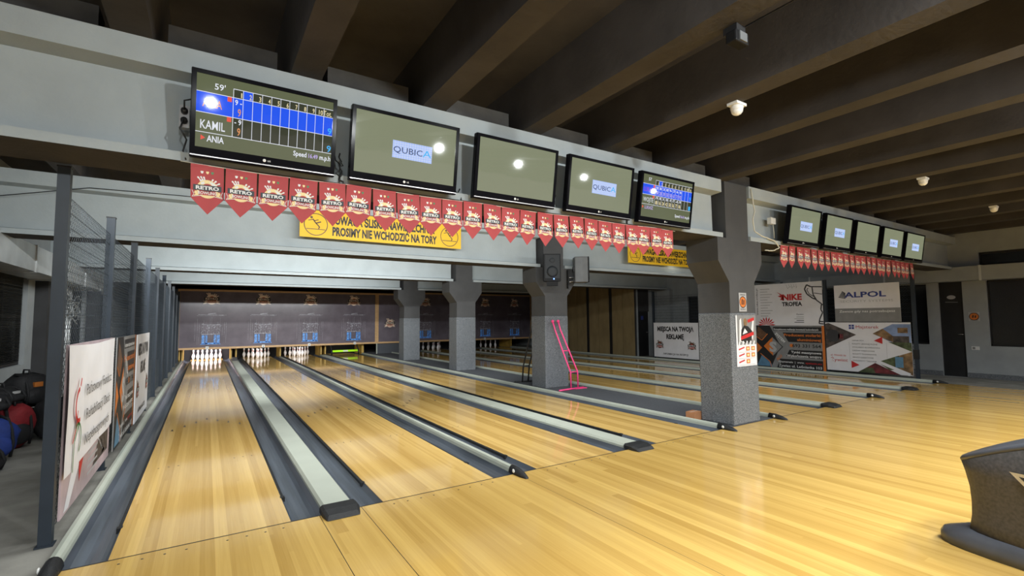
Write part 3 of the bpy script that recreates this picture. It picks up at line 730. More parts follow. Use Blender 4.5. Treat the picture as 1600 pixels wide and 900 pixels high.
A.poly([(x+1.08, H*.78), (x+1.5, H*.97), (W/2, H*.97), (W/2, H*.45)], 'photo_blue', 1); A.poly([(x+1.08, H*.78), (x+1.3, H*.88), (x+1.5, H*.74), (x+1.5, H*.62)], 'photo_warm', 2); A.rect(x+1.5, H*.62, x+1.82, H*.74, 'photo_dark', 2); A.rect(x+1.6, H*.8, x+1.8, H*.9, 'photo_warm', 2); A.poly([(x+1.4, H*.62), (W/2, H*.62), (W/2, H*.45)], 'photo_green', 3)
A.poly([(x+1.15, H*.22), (W/2, H*.45), (W/2, H*.0)], 'photo_warm', 1); A.poly([(x+1.15, H*.22), (x+1.6, H*.37), (x+1.6, H*.1), (x+1.4, .1)], 'photo_green', 2); A.rect(x+1.52, H*.14, x+1.68, H*.34, 'ink_cyan', 3)
A.poly([(x+.72, .0), (x+1.1, H*.2), (x+1.62, 0)], 'photo_red', 1); A.poly([(x+.72, .0), (x+.92, H*.1), (x+1.05, H*.1), (x+1.1, 0)], 'photo_green', 2)
A.line(x+1.16, H*.235, x+1.8, -.0+.02, .07, 'pvc_white', 4)
A.poly([(x+1.1, H*.64), (x+1.28, H*.72), (x+1.28, H*.58)], 'ink_red', 3); A.poly([(x+.58, H*.22), (x+.58, H*.07), (x+.76, H*.14)], 'ink_red', 3)
A.rect(x+.56, H*.865, x+.68, H*.955, 'ink_blue', 2); A.line(x+.62, H*.865, x+.62, H*.955, .012, 'pvc_white', 3); A.line(x+.56, H*.91, x+.68, H*.91, .012, 'pvc_white', 3)
A.text('Majsterek', x+.72, H*.88, .08, 'ink_red', .5, 'L', .0, lay=2); A.text('Żywiec', x+.10, H*.19, .09, 'ink_red', .40, 'L', .0, lay=2); A.text('ul. Wesoła 6a', x+.10, H*.30, .05, 'ink_red', .36, 'L', .0, lay=2)
for k, s in enumerate(('OKNA PCV', 'ROLETY ZEWNĘTRZNE', 'STOLARKA ALUMINIOWA', 'DRZWI WEJŚCIOWE', 'ROLETY TKANINOWE', 'BRAMY GARAŻOWE', 'PARAPETY ŻALUZJE')): A.text(s, x+.62, H*(.62-.068*k), .034, 'ink_dark', min(.6, .034*len(s)*.95), 'L', .0, lay=2)
A.line(x+.55, H*.2, x+.55, H*.6, .006, 'ink_light', 1); A.line(x+1.36, H*.3, x+1.36, H*.6, .006, 'ink_light', 1)
A.build('print', b)
b = board('printed_board', 'white board offering advertising space, seen left of the nearest pillar', 'advertising board', FXR, 7.27, .09, 1.92, 1.25, -1); A = Art(); offer_print(A, 1.92, 1.25, b); A.build('print', b)

# ------------------------------------------------------------------ screens under the front beam
def tv(label, xl, wtv, hz, kind, group):
    """42 inch flat screen, tilted down; root at middle of the lower edge"""
    r = thing('flat_screen', label, 'screen', (xl + wtv/2, -.075, 2.665), (math.radians(8.5), 0, 0), group)
    W, H = wtv, hz; b = .032
    f = MB(); f.box(-W/2, -.03, 0, W/2, .03, H, 'tv_black'); f.box(-W*.36, .03, H*.15, W*.36, .07, H*.85, 'tv_black')
    f.build('housing', r, bevel=.006)
    fr = MB(); bb = .075
    fr.box(-W/2+.004, -.04, .004, W/2-.004, -.0305, bb, 'tv_black'); fr.box(-W/2+.004, -.04, H-b, W/2-.004, -.0305, H-.004, 'tv_black')
    fr.box(-W/2+.004, -.04, bb, -W/2+b, -.0305, H-b, 'tv_black'); fr.box(W/2-b, -.04, bb, W/2-.004, -.0305, H-b, 'tv_black')
    bz = fr.build('bezel', r)
    MB().box(-W/2+.004, -.043, .012, W/2-.004, -.0402, .02, 'tv_silver').build('trim_strip', bz)
    A = Art(-.0402, .0006); A.disc(-.018, .047, .011, 'ink_white'); A.text('LG', .004, .041, .012, 'ink_white', None, 'L', .02); A.build('maker_mark', bz)
    MB().box(-.08, .07, H*.3, .08, .10, H*.7, 'black').build('wall_bracket', r)
    x0, x1, z0, z1 = -W/2+b, W/2-b, bb, H-b; w, h = x1-x0, z1-z0
    A = Art(-.031, .0006); 
    def X(u): return x0 + u*w
    def Z(v): return z1 - v*h
    A.rect(x0, z0, x1, z1, 'scr_blank' if kind in ('blank', 'logo') else 'scr_score', 1)
    if kind == 'logo':
        A.rect(X(.35), Z(.67), X(.75), Z(.38), 'scr_pale', 2)
        for k in range(1, 16): A.line(X(.35+.4*k/16), Z(.67), X(.35+.4*k/16), Z(.38), .0022, 'scr_white', 3)
        for k in range(1, 8): A.line(X(.35), Z(.38+.29*k/8), X(.75), Z(.38+.29*k/8), .0022, 'scr_white', 3)
        A.text('QUBIC', X(.36), Z(.575), h*.105, 'scr_navy', w*.29, 'L', .0, lay=4); A.text('A', X(.74), Z(.575), h*.12, 'scr_cyan', w*.085, 'R', .0, lay=4)
    if kind in ('score', 'game'):
        hd = [Z(.12), Z(.24), Z(.52), Z(.79)] if kind == 'score' else [Z(.10), Z(.22), Z(.47), Z(.70)]
        A.rect(X(0), hd[2], X(1), hd[1], 'scr_blue', 2); A.rect(X(.25), hd[1], X(1), hd[0], 'scr_cell', 2); A.rect(X(.31), hd[1], X(.38), hd[0], 'scr_blue', 3); A.rect(X(.25), hd[3], X(1), hd[2], 'scr_cell', 2)
        xs = [.245 + .068*k for k in range(11)]
        for q in xs: A.line(X(q), hd[3], X(q), hd[0], .0035, 'scr_white', 4)
        A.line(X(xs[0]), hd[0], X(1), hd[0], .0045, 'scr_white', 4)
        for z in hd[1:]: A.line(X(0), z, X(1), z, .0045, 'scr_white', 4)
        for k in range(10): A.text(str(k+1), X(xs[k]+.06), hd[1]+.008, h*.07, 'scr_cream', (.034 if k == 9 else .016 if k else .008)*w, 'R', .02, lay=5)
        A.text('Tot.', X(.99), hd[1]+.008, h*.08, 'scr_cream', w*.07, 'R', .01, lay=5)
        for z in (hd[1], hd[2]): A.rect(X(.205), z-.035, X(.235), z-.002, 'scr_red', 5)
        if kind == 'score':
            A.text("59'", X(.19), Z(.18), h*.085, 'scr_white', None, 'R', .01, lay=5)
            A.text('ANIA', X(.04), Z(.44), h*.12, 'scr_orange', w*.13, 'L', .008, lay=5); A.text('KAMIL', X(.03), Z(.74), h*.125, 'scr_white', w*.165, 'L', .008, lay=5)
            A.text('9 -', X(.305), Z(.335), h*.075, 'scr_white', w*.048, 'R', .02, lay=5); A.text('9', X(.30), Z(.49), h*.11, 'scr_orange', w*.022, 'R', .01, lay=5)
            A.text('- 9', X(.305), Z(.61), h*.075, 'scr_white', w*.048, 'R', .02, lay=5); A.text('9', X(.30), Z(.76), h*.11, 'scr_orange', w*.022, 'R', .01, lay=5)
            A.text('9', X(.995), Z(.50), h*.1, 'scr_cyan', None, 'R', .01, lay=5); A.text('9', X(.995), Z(.77), h*.1, 'scr_cyan', None, 'R', .01, lay=5)
            A.poly([(X(.035), Z(.90)), (X(.035), Z(.83)), (X(.065), Z(.865))], 'scr_red', 5); A.text('ANIA', X(.075), Z(.91), h*.09, 'scr_white', w*.115, 'L', .018, lay=5)
            A.text('Speed', X(.695), Z(.91), h*.075, 'scr_white', w*.105, 'L', .02, lay=5); A.text('16.49', X(.815), Z(.91), h*.065, 'scr_violet', w*.075, 'L', .02, lay=5); A.text('m.p.h', X(.995), Z(.91), h*.075, 'scr_white', w*.09, 'R', .02, lay=5)
        else:
            A.text('57', X(.16), Z(.14), h*.075, 'scr_white', None, 'R', .01, lay=5); A.text('LUKASZ', X(.03), Z(.40), h*.11, 'scr_purple', w*.2, 'L', .0, lay=5); A.text('WOJTE', X(.03), Z(.64), h*.11, 'scr_white', w*.19, 'L', .0, lay=5)
            for k, s in enumerate(('9', '28', '39', '50', '58', '67', '71', '92')): A.text(s, X(xs[k]+.06), Z(.44), h*.09, 'scr_violet', w*.045, 'R', .02, lay=5)
            for k, s in enumerate(('8', '16', '24', '42', '50', '56', '77', '86')): A.text(s, X(xs[k]+.06), Z(.67), h*.09, 'scr_cream', w*.045, 'R', .02, lay=5)
            for k, s in enumerate(('9/', '8/', 'X', '8/', '9-', '7/', '4-', '9/')): A.text(s, X(xs[k]+.06), Z(.31), h*.065, 'scr_white', w*.045, 'R', .02, lay=5); A.text(s[::-1], X(xs[k]+.06), Z(.55), h*.065, 'scr_white', w*.045, 'R', .02, lay=5)
            A.text('9', X(.99), Z(.44), h*.1, 'scr_cyan', None, 'R', .01, lay=5); A.rect(X(.95), Z(.68), X(.99), Z(.58), 'scr_cyan', 5)
            A.poly([(X(.02), Z(.80)), (X(.02), Z(.74)), (X(.05), Z(.77))], 'scr_red', 5); A.text('LUKASZ', X(.07), Z(.81), h*.08, 'scr_violet', w*.16, 'L', .01, lay=5)
            A.text('Speed', X(.68), Z(.90), h*.07, 'scr_white', w*.105, 'L', .02, lay=5); A.text('16.61', X(.80), Z(.90), h*.065, 'scr_violet', w*.08, 'L', .02, lay=5); A.text('m.p.h', X(.99), Z(.90), h*.07, 'scr_white', w*.095, 'R', .02, lay=5)
    A.build('display', r); return r
tv('largest-looking leftmost screen showing a bowling score table for two players', .35, .965, .61, 'score', 'screens under the front beam')
tv('second screen from the left, green-grey with a pale logo tile', 1.43, .96, .61, 'logo', 'screens under the front beam')
tv('third screen from the left, blank green-grey, above the pennants', 2.57, .96, .61, 'blank', 'screens under the front beam')
tv('fourth screen from the left with logo tile, beside the blue score screen', 3.68, .97, .61, 'logo', 'screens under the front beam')
tv('screen with blue score table nearest the front pillar, left of it', 4.78, .97, .61, 'game', 'screens under the front beam')
RT = [(8.10, 'logo', 'first screen right of the front pillar, showing a small logo tile'), (9.24, 'logo', 'second screen right of the front pillar, with a logo tile'), (10.37, 'blank', 'blank green-grey screen in the middle of the right-hand row'), (11.52, 'logo', 'fourth screen right of the front pillar, with a logo tile'), (12.64, 'logo', 'rightmost dim screen of the right-hand row, with logo tile')]
for x, k, lab in RT: tv(lab, x, .98, .61, k, 'screens right of the front pillar')

# ------------------------------------------------------------------ pennants
PW, PH = .202, .35
def pennant_parts():
    g = MB(); 
    n = 6
    fr = [(-PW/2, 0), (-PW/2, -.235), (0, -PH), (PW/2, -.235), (PW/2, 0)]
    g.add([(x, -.0012, z) for x, z in fr] + [(x, .0012, z) for x, z in fr], [(0, 1, 2, 3, 4), (9, 8, 7, 6, 5)] + [(i, (i+1) % 5, 5+(i+1) % 5, 5+i) for i in range(5)], 'pennant_red')
    A = Art(-.0014, .0005); emblem(A, 0, -.165, .172)
    for k, (m, dx) in enumerate((('ink_white', -.033), ('ink_cream', 0), ('ink_green', .03))): A.rect(dx-.009, -.05, dx+.009, -.041, m, 1); A.disc(dx, -.052, .008, m, lay=2, n=8)
    hem = MB().box(-PW/2, -.0035, -.012, PW/2, .0035, .004, 'pennant_red')
    return g.mesh('pennant'), A.mesh('emblem'), hem.mesh('hem')
pm, em, hm = pennant_parts()
UL = [322, 378, 428, 476, 522, 565, 606, 643, 676, 710, 741, 771, 801, 829, 856, 880, 903, 925, 948, 967, 988, 1008, 1027, 1046]
def pennants(xs, desc, group, zf):
    n = len(xs)
    for i, x in enumerate(xs):
        o = bpy.data.objects.new('pennant', pm); COL.objects.link(o)
        for nm, me in (('emblem', em), ('hem', hm)):
            c = bpy.data.objects.new(nm, me); COL.objects.link(c); c.parent = o
        rr = random.Random(i*13+n)
        o.location = (x, -.03 + rr.uniform(-.004, .004), zf(x)); o.rotation_euler = (math.radians(rr.uniform(-3, 3)), math.radians(rr.uniform(-2.5, 2.5)), math.radians(rr.uniform(-4, 4)))
        w_ = 'leftmost' if i == 0 else 'rightmost' if i == n-1 else ORD[i] + ' from the left'
        tag(o, 'red pennant, %s, in the row %s' % (w_, desc), 'pennant', group)
xs = [.46 + (5.40-.46)*i/23 for i in range(24)]
zl = lambda x: 2.635 - .012*abs(math.sin((x-.3)*2.6))
pennants(xs, 'left of the front pillar', 'pennants left of the front pillar', zl)
st = MB().tube([(.30 + 5.25*k/40, -.03, zl(.30 + 5.25*k/40)+.004) for k in range(41)], .003, 'cable_white', 6).build('pennant_string'); tag(st, 'thin string carrying the red pennants left of the front pillar', 'string')
xs = [8.18 + (13.26-8.18)*i/22 for i in range(23)]
zr = lambda x: 2.655 - .012*abs(math.sin((x-.3)*2.6))
pennants(xs, 'right of the front pillar', 'pennants right of the front pillar', zr)
st = MB().tube([(8.0 + 5.4*k/40, -.03, zr(8.0 + 5.4*k/40)+.004) for k in range(41)], .003, 'cable_white', 6).build('pennant_string'); tag(st, 'thin string carrying the red pennants right of the front pillar', 'string')

# ------------------------------------------------------------------ yellow warning signs on the second beam
def ysign(x0, x1, label):
    r = thing('warning_sign', label, 'sign', ((x0+x1)/2, 4.39, 2.90), group='yellow warning signs on the second beam'); W = x1-x0; H = .46
    MB().box(-W/2, -.02, 0, W/2, .0, H, 'sign_yellow').build('plate', r)
    A = Art(-.02); 
    for s in (-1, 1):
        cx, cz = s*(W/2-.25), .22; A.ring(cx, cz, .19, .014, 'ink_brown', 1)
        A.line(cx-.15, cz-.08, cx+.15, cz-.08, .012, 'ink_brown', 1)
        A.disc(cx-.07, cz+.115, .022, 'ink_brown', lay=1, n=10); A.path([(cx-.05, cz+.09), (cx+.0, cz+.02), (cx+.08, cz+.05)], .02, 'ink_brown', 1); A.path([(cx, cz+.02), (cx+.06, cz-.04), (cx+.04, cz-.07)], .018, 'ink_brown', 1); A.path([(cx-.03, cz+.06), (cx+.04, cz+.08)], .014, 'ink_brown', 1); A.path([(cx-.05, cz+.08), (cx-.12, cz+.06)], .014, 'ink_brown', 1)
    A.text('UWAGA ŚLISKA NAWIERZCHNIA', 0, .255, .145, 'ink_black', W*.62, 'C', .045, lay=1); A.text('PROSIMY NIE WCHODZIĆ NA TORY', 0, .06, .145, 'ink_black', W*.65, 'C', .045, lay=1)
    A.build('lettering', r); return r
ysign(1.73, 4.67, 'long yellow warning sign behind the left row of pennants')
ysign(9.30, 12.24, 'yellow warning sign partly hidden by the front pillar')

# ------------------------------------------------------------------ loudspeakers on the second pillar
def speaker(label, loc, rz, tilt=0, shell='speaker_grey'):
    r = thing('loudspeaker', label, 'loudspeaker', loc, (math.radians(tilt), 0, rz), 'loudspeakers on the second pillar')
    g = MB(); g.prism([(-.185, -.15), (.185, -.15), (.185, -.02), (.12, .14), (-.12, .14), (-.185, -.02)], .0, .58, shell, 'Z'); g.build('cabinet', r, bevel=.015)
    f = MB(); f.prism([(-.178, -.175), (.178, -.175), (.186, -.15), (-.186, -.15)], .0, .58, 'speaker_black', 'Z'); f.build('front_frame', r)
    gr = MB(); gr.box(-.155, -.185, .06, .155, -.1755, .555, 'speaker_grille'); q = gr.build('grille', r)
    MB().lathe([(.11, 0), (.12, .004), (.07, .006)], 'speaker_grille', 24).build('woofer_ring', q, (0, -.1855, .2)).rotation_euler = (PI/2, 0, 0)
    MB().ball((0, 0, 0), (.06, .012, .05), 'speaker_grille').build('horn', q, (0, -.186, .44))
    MB().box(-.06, .141, .25, .06, .16, .36, 'black').build('handle', r)
    MB().tube([(0, .14, .12), (0, .22, .12), (0, .27, .10)], .018, 'tv_silver', 8).build('bracket', r)
    return r, q
r, q = speaker('black loudspeaker facing the approach on the second pillar', (6.70, 4.12, 2.31), math.radians(-30), 0, 'speaker_black')
MB().ball((.03, -.19, .045), .012, 'led').build('status_light', q)
MB().prism([(-.12, -.15), (.12, -.15), (.09, -.06), (.0, -.02), (-.09, -.06)], -.1, -.002, 'speaker_black', 'Z').build('under_mount', r)
speaker('black loudspeaker turned sideways on the right face of the second pillar', (7.62, 4.26, 2.33), math.radians(62), 0)
g = MB().tube([(7.36, 4.4, 2.35), (7.42, 4.35, 2.35), (7.55, 4.33, 2.38)], .015, 'tv_silver', 8); g.box(7.355, 4.35, 2.2, 7.39, 4.45, 2.62, 'black')
tag(g.build('speaker_bracket'), 'metal wall bracket holding the sideways loudspeaker', 'bracket')

# ------------------------------------------------------------------ ball ramps, box
def ramp(label, m, loc, tubes, base, group=None):
    r = thing('ball_ramp', label, 'ball ramp', loc); c = Vector(loc)
    for t in tubes:
        o = MB().tube([Vector(p)-c for p in t], .017, m, 10).build('rail', r)
        MB().ball(Vector(t[0])-c, .035, m).build('rail_tip', o)
    a, b = [Vector(p)-c for p in base]
    MB().tube([a, b], .018, m, 8).build('base_bar', r)
    p = Vector(tubes[0][2])-c; q = Vector(tubes[1][2])-c; mid = (Vector(tubes[0][1])*.5 + Vector(tubes[0][2])*.5)-c; mid2 = (Vector(tubes[1][1])*.5 + Vector(tubes[1][2])*.5)-c
    MB().tube([p, q], .012, m, 8).tube([mid, mid2], .012, m, 8).build('cross_bar', r)
    return r, c
r, c = ramp('pink tubular ball ramp leaning on the second pillar', 'pink_paint', (7.1, 3.98, .004),
     [[(6.88, 4.33, 1.46), (6.92, 4.30, 1.27), (7.09, 4.0, .37), (7.09, 3.99, .03)], [(7.03, 4.33, 1.46), (7.07, 4.30, 1.27), (7.30, 4.02, .37), (7.30, 4.01, .03)]], [(6.70, 3.90, .024), (7.46, 4.02, .024)])
MB().box(-.16, -.05, -.002, .16, .05, .012, 'pink_paint').build('foot_plate', r, Vector((7.36, 4.02, .006))-c)
ramp('black tubular ball ramp standing behind the second pillar', 'black', (6.95, 5.5, .004),
     [[(6.80, 4.99, 1.46), (6.80, 5.03, 1.27), (6.88, 5.5, .40), (6.88, 5.55, .03)], [(6.98, 4.99, 1.46), (6.98, 5.03, 1.27), (7.05, 5.5, .40), (7.05, 5.55, .03)]], [(6.70, 5.62, .024), (7.3, 5.5, .024)])
r = thing('cardboard_box', 'small brown cardboard box beside the front pillar', 'box', (6.64, .60, .004), (0, 0, .15))
MB().box(-.1, -.07, 0, .1, .07, .12, 'cardboard').build('carton', r)
MB().box(-.102, -.006, .1195, .102, .006, .1205, 'bag_white').build('tape', r)

# ------------------------------------------------------------------ posters and small signs
def small_sign(label, loc, rz, W, H):
    r = thing('notice', label, 'notice', loc, (0, 0, rz)); MB().box(-W/2, 0, 0, W/2, .004, H, 'ink_light').build('sheet', r)
    A = Art(); A.disc(0, H*.5, W*.46, 'ink_orange'); A.ring(0, H*.5, W*.46, W*.06, 'ink_black', 2); A.line(-W*.12, H*.36, -W*.08, H*.66, W*.12, 'ink_black', 2); A.line(W*.1, H*.36, W*.14, H*.62, W*.12, 'ink_black', 2)
    A.text('UWAGA', 0, H*.86, H*.07, 'ink_black', W*.7, lay=2); A.text('ŚLISKO', 0, H*.08, H*.07, 'ink_black', W*.7, lay=2); A.build('print', r); return r
small_sign('small grey notice with orange disc, high on the front pillar', (7.035, .0, 1.60), 0, .185, .27)
small_sign('orange notice on the grey wall between the dark door and window', (XR-.006, -.25, 1.38), -PI/2, .2, .22)
r = thing('poster', 'white poster with a dark figure and red bands on the front pillar', 'poster', (7.085, -.003, .815)); W, H = .49, .73
MB().box(-W/2, 0, 0, W/2, .004, H, 'pvc_white').build('sheet', r)
A = Art(); A.rect(-W/2+.03, H*.42, W/2, H, 'ink_grey', 1)
A.poly([(-.18, H*.5), (-.16, H*.9), (-.12, H*.95), (-.1, H*.6), (-.05, H*.45)], 'ink_white', 2); A.poly([(.16, H*.5), (.2, H*.9), (.17, H*.92), (.1, H*.6)], 'ink_white', 2)
A.disc(-.02, H*.86, .045, 'photo_warm', .06, lay=3); A.poly([(-.14, H*.5), (-.12, H*.72), (-.05, H*.8), (.05, H*.78), (.15, H*.68), (.12, H*.48), (0, H*.44)], 'ink_black', 3)
A.poly([(-.1, H*.62), (-.04, H*.74), (.03, H*.66)], 'ink_white', 4); A.line(-.14, H*.55, .18, H*.64, .05, 'ink_red', 5); A.line(.04, H*.88, .2, H*.93, .045, 'ink_red', 5)
for k in range(5): A.line(-.2+k*.09, H*.40, -.17+k*.09, H*.49, .03, 'pvc_white', 5)
for k in range(3):
    z = H*(.30-.125*k)
    A.line(-.2, z+.02, -.06, z+.05, .02, 'ink_red', 2); A.rect(-.02, z, .07, z+.06, 'ink_orange', 2); A.rect(.0, z+.015, .05, z+.045, 'ink_cream', 3)
    if k < 2: A.rect(.11, z, .2, z+.06, 'ink_orange', 2); A.rect(.13, z+.015, .18, z+.045, 'ink_cream', 3)
    A.rect(-.2, z-.02, .2, z-.014, 'ink_light', 2)
A.build('print', r)
r = thing('light_switch', 'white double light switch on the grey wall right of the dark door', 'switch', (XR-.004, -.24, .68), (0, 0, -PI/2))
MB().box(-.07, -.012, 0, .07, .003, .085, 'plastic_white').build('plate', r); MB().box(-.055, -.018, .015, -.005, -.012, .07, 'ink_grey').build('rocker', r); MB().box(.005, -.018, .015, .055, -.012, .07, 'plastic_white').build('rocker', r)

# ------------------------------------------------------------------ ball return hood on the approach
r = thing('ball_return', 'dark grey curved ball return hood standing on the approach at right', 'ball return', (4.80, -3.6, 0))
def outline(yn, yt, hw, z, n=28, pw=2.6):
    cy = (yn+yt)/2; ly = (yn-yt)/2; out = []
    for k in range(n):
        a = 2*PI*k/n; ca, sa = math.cos(a), math.sin(a)
        out.append((hw*math.copysign(abs(ca)**(2/pw), ca), cy + ly*math.copysign(abs(sa)**(2/pw), sa), z))
    return out
MB().loft([outline(.835, -1.05, .205, .0), outline(.84, -1.05, .21, .05), outline(.82, -1.05, .205, .085), outline(.72, -1.02, .20, .125)], 'console_edge').build('foot', r)
body = [outline(.69, -1.0, .205, .10), outline(.672, -1.0, .20, .2), outline(.668, -1.0, .205, .3), outline(.672, -1.0, .213, .4), outline(.69, -1.0, .222, .5)]
def hood_z(y, b): t = .71-y; return b + .60*t - .29*t*t
body.append([(x, y, hood_z(y, .545)) for x, y, z in outline(.705, -1.0, .228, 0)])
MB().loft(body, 'console_grey').build('body', r)
lid = [[(x, y, hood_z(y, zz)) for x, y, z in outline(yn, -1.0, hw, 0)] for yn, hw, zz in ((.706, .229, .547), (.711, .232, .565), (.70, .222, .575), (.5, .14, .58), (.1, .03, .582))]
MB().loft(lid, 'console_edge').build('lid', r)
A = Art(0, .001); A.poly([(-.15, .06), (.15, .05), (.0, -.12)], 'tv_silver', 1); A.poly([(-.11, .04), (.11, .033), (.0, -.085)], 'ink_black', 2); A.poly([(-.05, .02), (.05, .03), (.01, -.04)], 'tv_silver', 3)
A.build('emblem', r, (-.236, .28, .52), -PI/2)

# ------------------------------------------------------------------ cameras under the joists
def dome(label, x):
    r = thing('security_camera', label, 'camera', (x, -1.55, BZ1), group='white dome cameras under the joists')
    MB().box(-.075, -.05, -.025, .075, .05, .0, 'plastic_white').build('mount', r); o = MB().lathe([(.055, 0), (.058, -.015), (.05, -.045)], 'plastic_white', 18).build('collar', r, (0, 0, -.025))
    MB().ball((0, 0, -.065), (.052, .052, .045), 'plastic_white').build('dome', r)
dome('nearest white dome camera under a ceiling joist', 4.55); dome('middle white dome camera of three under the joists', 9.05); dome('farthest white dome camera, near the right wall', 12.40)
r = thing('floodlight', 'small black unlit lamp fixed under a joist near the upper middle', 'lamp', (3.46, -2.22, BZ1)); MB().box(-.05, -.05, -.05, .05, .05, 0, 'black').build('bracket', r); MB().box(-.075, -.06, -.13, .075, .02, -.05, 'speaker_black').build('body', r, bevel=.01); MB().box(-.04, -.068, -.12, .04, -.06, -.06, 'speaker_grey').build('lens', r)
tag(MB().tube([(3.50, -2.28, 3.475), (3.50, -3.2, 3.472), (3.5, -5, 3.474)], .006, 'cable_black', 6).build('ceiling_cable'), 'black cable running along the joist from the small lamp', 'cable')

# ------------------------------------------------------------------ cables and sockets by the screens
r = thing('power_strip', 'grey socket strip with black plugs left of the leftmost screen', 'socket strip', (.31, .06, 2.90))
MB().box(-.03, -.04, 0, .03, .02, .16, 'ink_light').build('housing', r)
for z in (.045, .115): MB().lathe([(.022, 0), (.022, .03), (.014, .04)], 'black', 12).build('plug', r, (0, -.04, z)).rotation_euler = (PI/2, 0, 0)
MB().tube([(0, -.08, .115), (.0, -.11, .17), (.05, -.09, .2), (.08, -.05, .18)], .006, 'cable_black', 6).tube([(0, -.08, .045), (-.02, -.1, -.03), (.02, -.08, -.1), (.0, -.04, -.17), (.02, -.06, -.24)], .006, 'cable_black', 6).build('lead', r)
r = thing('wall_socket', 'white socket box on the beam left of the right-hand screens', 'socket', (7.98, .06, 2.98)); MB().box(-.07, -.04, 0, .07, .02, .1, 'plastic_white').build('housing', r); MB().tube([(0, -.03, 0), (.0, -.04, -.12), (.04, -.02, -.22)], .006, 'cable_white', 6).build('lead', r)
def wob(pts, n=8, amp=.012, seed=1):
    rr = random.Random(seed); out = []
    for a, b in zip(pts, pts[1:]):
        a, b = Vector(a), Vector(b)
        for k in range(n): out.append(a.lerp(b, k/n) + Vector((rr.uniform(-amp, amp), 0, rr.uniform(-amp, amp))))
    return out + [Vector(pts[-1])]
tag(MB().tube(wob([(7.33, -.02, 3.44), (7.38, -.03, 3.1), (7.33, -.03, 2.98), (7.36, -.03, 2.8), (7.55, -.03, 2.74), (7.9, -.03, 2.70), (8.03, -.03, 2.60), (7.85, -.03, 2.54), (7.62, -.03, 2.53)], 6, .004), .009, 'cable_white', 6).build('loose_cable'), 'white cable looping down from the front pillar under the right beam', 'cable')
for i, (x, z) in enumerate(((1.375, 2.9), (3.60, 3.0), (2.48, 2.75), (4.71, 2.85))):
    tag(MB().tube(wob([(x, .02, z), (x+.02, -.0, z-.1), (x-.02, .0, z-.18), (x+.03, -.02, z-.27)], 5, .015, i), .006, 'cable_black', 6).tube(wob([(x-.03, .02, z-.02), (x+.02, .0, z-.12), (x+.0, -.02, z-.25)], 5, .015, i+9), .006, 'cable_black', 6).build('loose_cable'),
        'black cables hanging between the %s and %s screens' % (ORD[(0, 2, 1, 3)[i]], ORD[(1, 3, 2, 4)[i]]), 'cable')
tag(MB().tube([(-2.1, 4.39, 3.02), (-.9, 4.38, 3.33), (.1, 4.385, 3.36), (1.6, 4.385, 3.37), (6.3, 4.385, 3.36)], .006, 'cable_black', 6).build('wall_cable'), 'thin black cable strung along the second beam at left', 'cable')
# pipes on the left wall behind the mesh
r = thing('pipe_bundle', 'shiny pipes with tangled cables on the wall behind the left mesh fence', 'pipes', (-2.05, 9.75, 0))
for dy in (0, .22): MB().tube([(0, dy, .0), (0, dy, 2.28)], .04, 'galvanised', 10).build('pipe', r)
g = MB()
for k in range(6): g.tube(wob([(.05, -.5+.1*k, 2.2-.05*k), (.07, -.1, 1.95-.06*k), (.07, .5, 2.1-.12*k), (.06, .9, 1.75)], 6, .06, k), .012, 'galvanised', 6)
g.build('hose', r)
r = thing('ceiling_speaker_lamp', 'small round white lamp on the dark pilaster left of the fence', 'lamp', (-2.0, 8.38, 1.97)); MB().ball((.03, 0, 0), .07, 'sensor_white').build('globe', r); MB().lathe([(.06, 0), (.04, .03)], 'black', 12).build('mount', r, (-.02, 0, 0)).rotation_euler = (0, PI/2, 0)

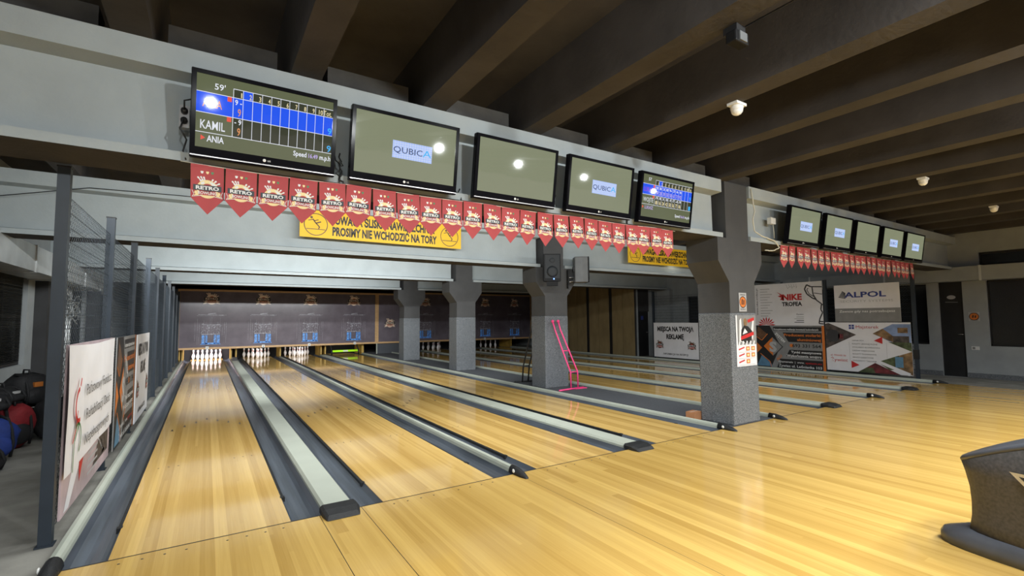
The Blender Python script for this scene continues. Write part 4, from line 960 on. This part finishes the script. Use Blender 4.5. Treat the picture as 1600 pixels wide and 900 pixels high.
# ------------------------------------------------------------------ bags behind the left fence
def bag(label, loc, size, m, rz=0, tilt=(0, 0), pocket=None, strap='bag_black', patch=None):
    r = thing('backpack', label, 'bag', loc, (tilt[0], tilt[1], rz), 'bags piled by the left wall'); a, b, h = size
    rr = random.Random(int(loc[0]*100+loc[1]*17)); rings = []; sd = Vector((loc[0]*3, loc[1]*3, loc[2]*5))
    for t in range(9):
        u = t/8; s = (1-abs(2*u-1)**3.2*.55); ring = []
        for k in range(18):
            an = 2*PI*k/18; ca, sa = math.cos(an), math.sin(an); q = 1 + rr.uniform(-.035, .035)
            p = Vector((a/2*s*q*math.copysign(abs(ca)**.62, ca), b/2*s*q*math.copysign(abs(sa)**.62, sa), u*h)); w1 = 1 + .30*noise.noise(p*6 + sd); ring.append((p.x*w1, p.y*w1, p.z*(1 + .18*noise.noise(p*5 - sd)*u)))
        rings.append(ring)
    MB().loft(rings, m).build('sack', r)
    pk = MB(); pk.ball((a*.46, 0, h*.34), (a*.16, b*.36, h*.24), pocket or m); pk.build('front_pocket', r)
    for s in (-1, 1): MB().tube([(-a*.1, s*b*.22, h*.99), (a*.30, s*b*.25, h*.93), (a*.47, s*b*.27, h*.7), (a*.56, s*b*.28, h*.4), (a*.45, s*b*.27, h*.08)], .016, strap, 6).build('strap', r)
    MB().tube([(-.05, 0, h*.98), (-.04, 0, h+.05), (.04, 0, h+.05), (.05, 0, h*.98)], .012, strap, 6).build('handle', r)
    if patch: MB().box(a*.44, -b*.12, h*.62, a*.53, b*.1, h*.76, patch).build('patch', r)
    return r
bag('blue backpack with black straps at the left edge of the pile', (-1.50, 3.55, 0), (.34, .46, .48), 'bag_blue', -.9)
bag('red backpack with black straps right of the blue one', (-1.48, 4.22, .0), (.32, .40, .52), 'bag_red', -.9, pocket='bag_black')
bag('black holdall in front of the pile beside the fence', (-1.18, 4.62, 0), (.28, .40, .50), 'bag_black', -.9)
bag('black backpack lying on the blue one with white patch', (-1.66, 3.72, .50), (.42, .50, .22), 'bag_black', -.5, patch='bag_white')
bag('black patterned backpack on top of the pile with orange patch', (-1.52, 4.86, .40), (.40, .46, .44), 'bag_black', -.7, patch='bag_orange')
bag('black bag low under the patterned backpack', (-1.62, 4.95, 0), (.38, .5, .38), 'bag_black', -.7)
bag('dark bag low at the left edge of the photo', (-1.42, 2.98, 0), (.30, .36, .26), 'bag_black', -.4)
bag('black backpack leaning on the wall behind the red one', (-1.93, 4.45, 0), (.26, .44, .62), 'bag_black', -.9, patch='bag_red')
bag('flat black bag lying on the red backpack', (-1.62, 4.28, .53), (.36, .40, .2), 'bag_black', -.3, patch='bag_white')
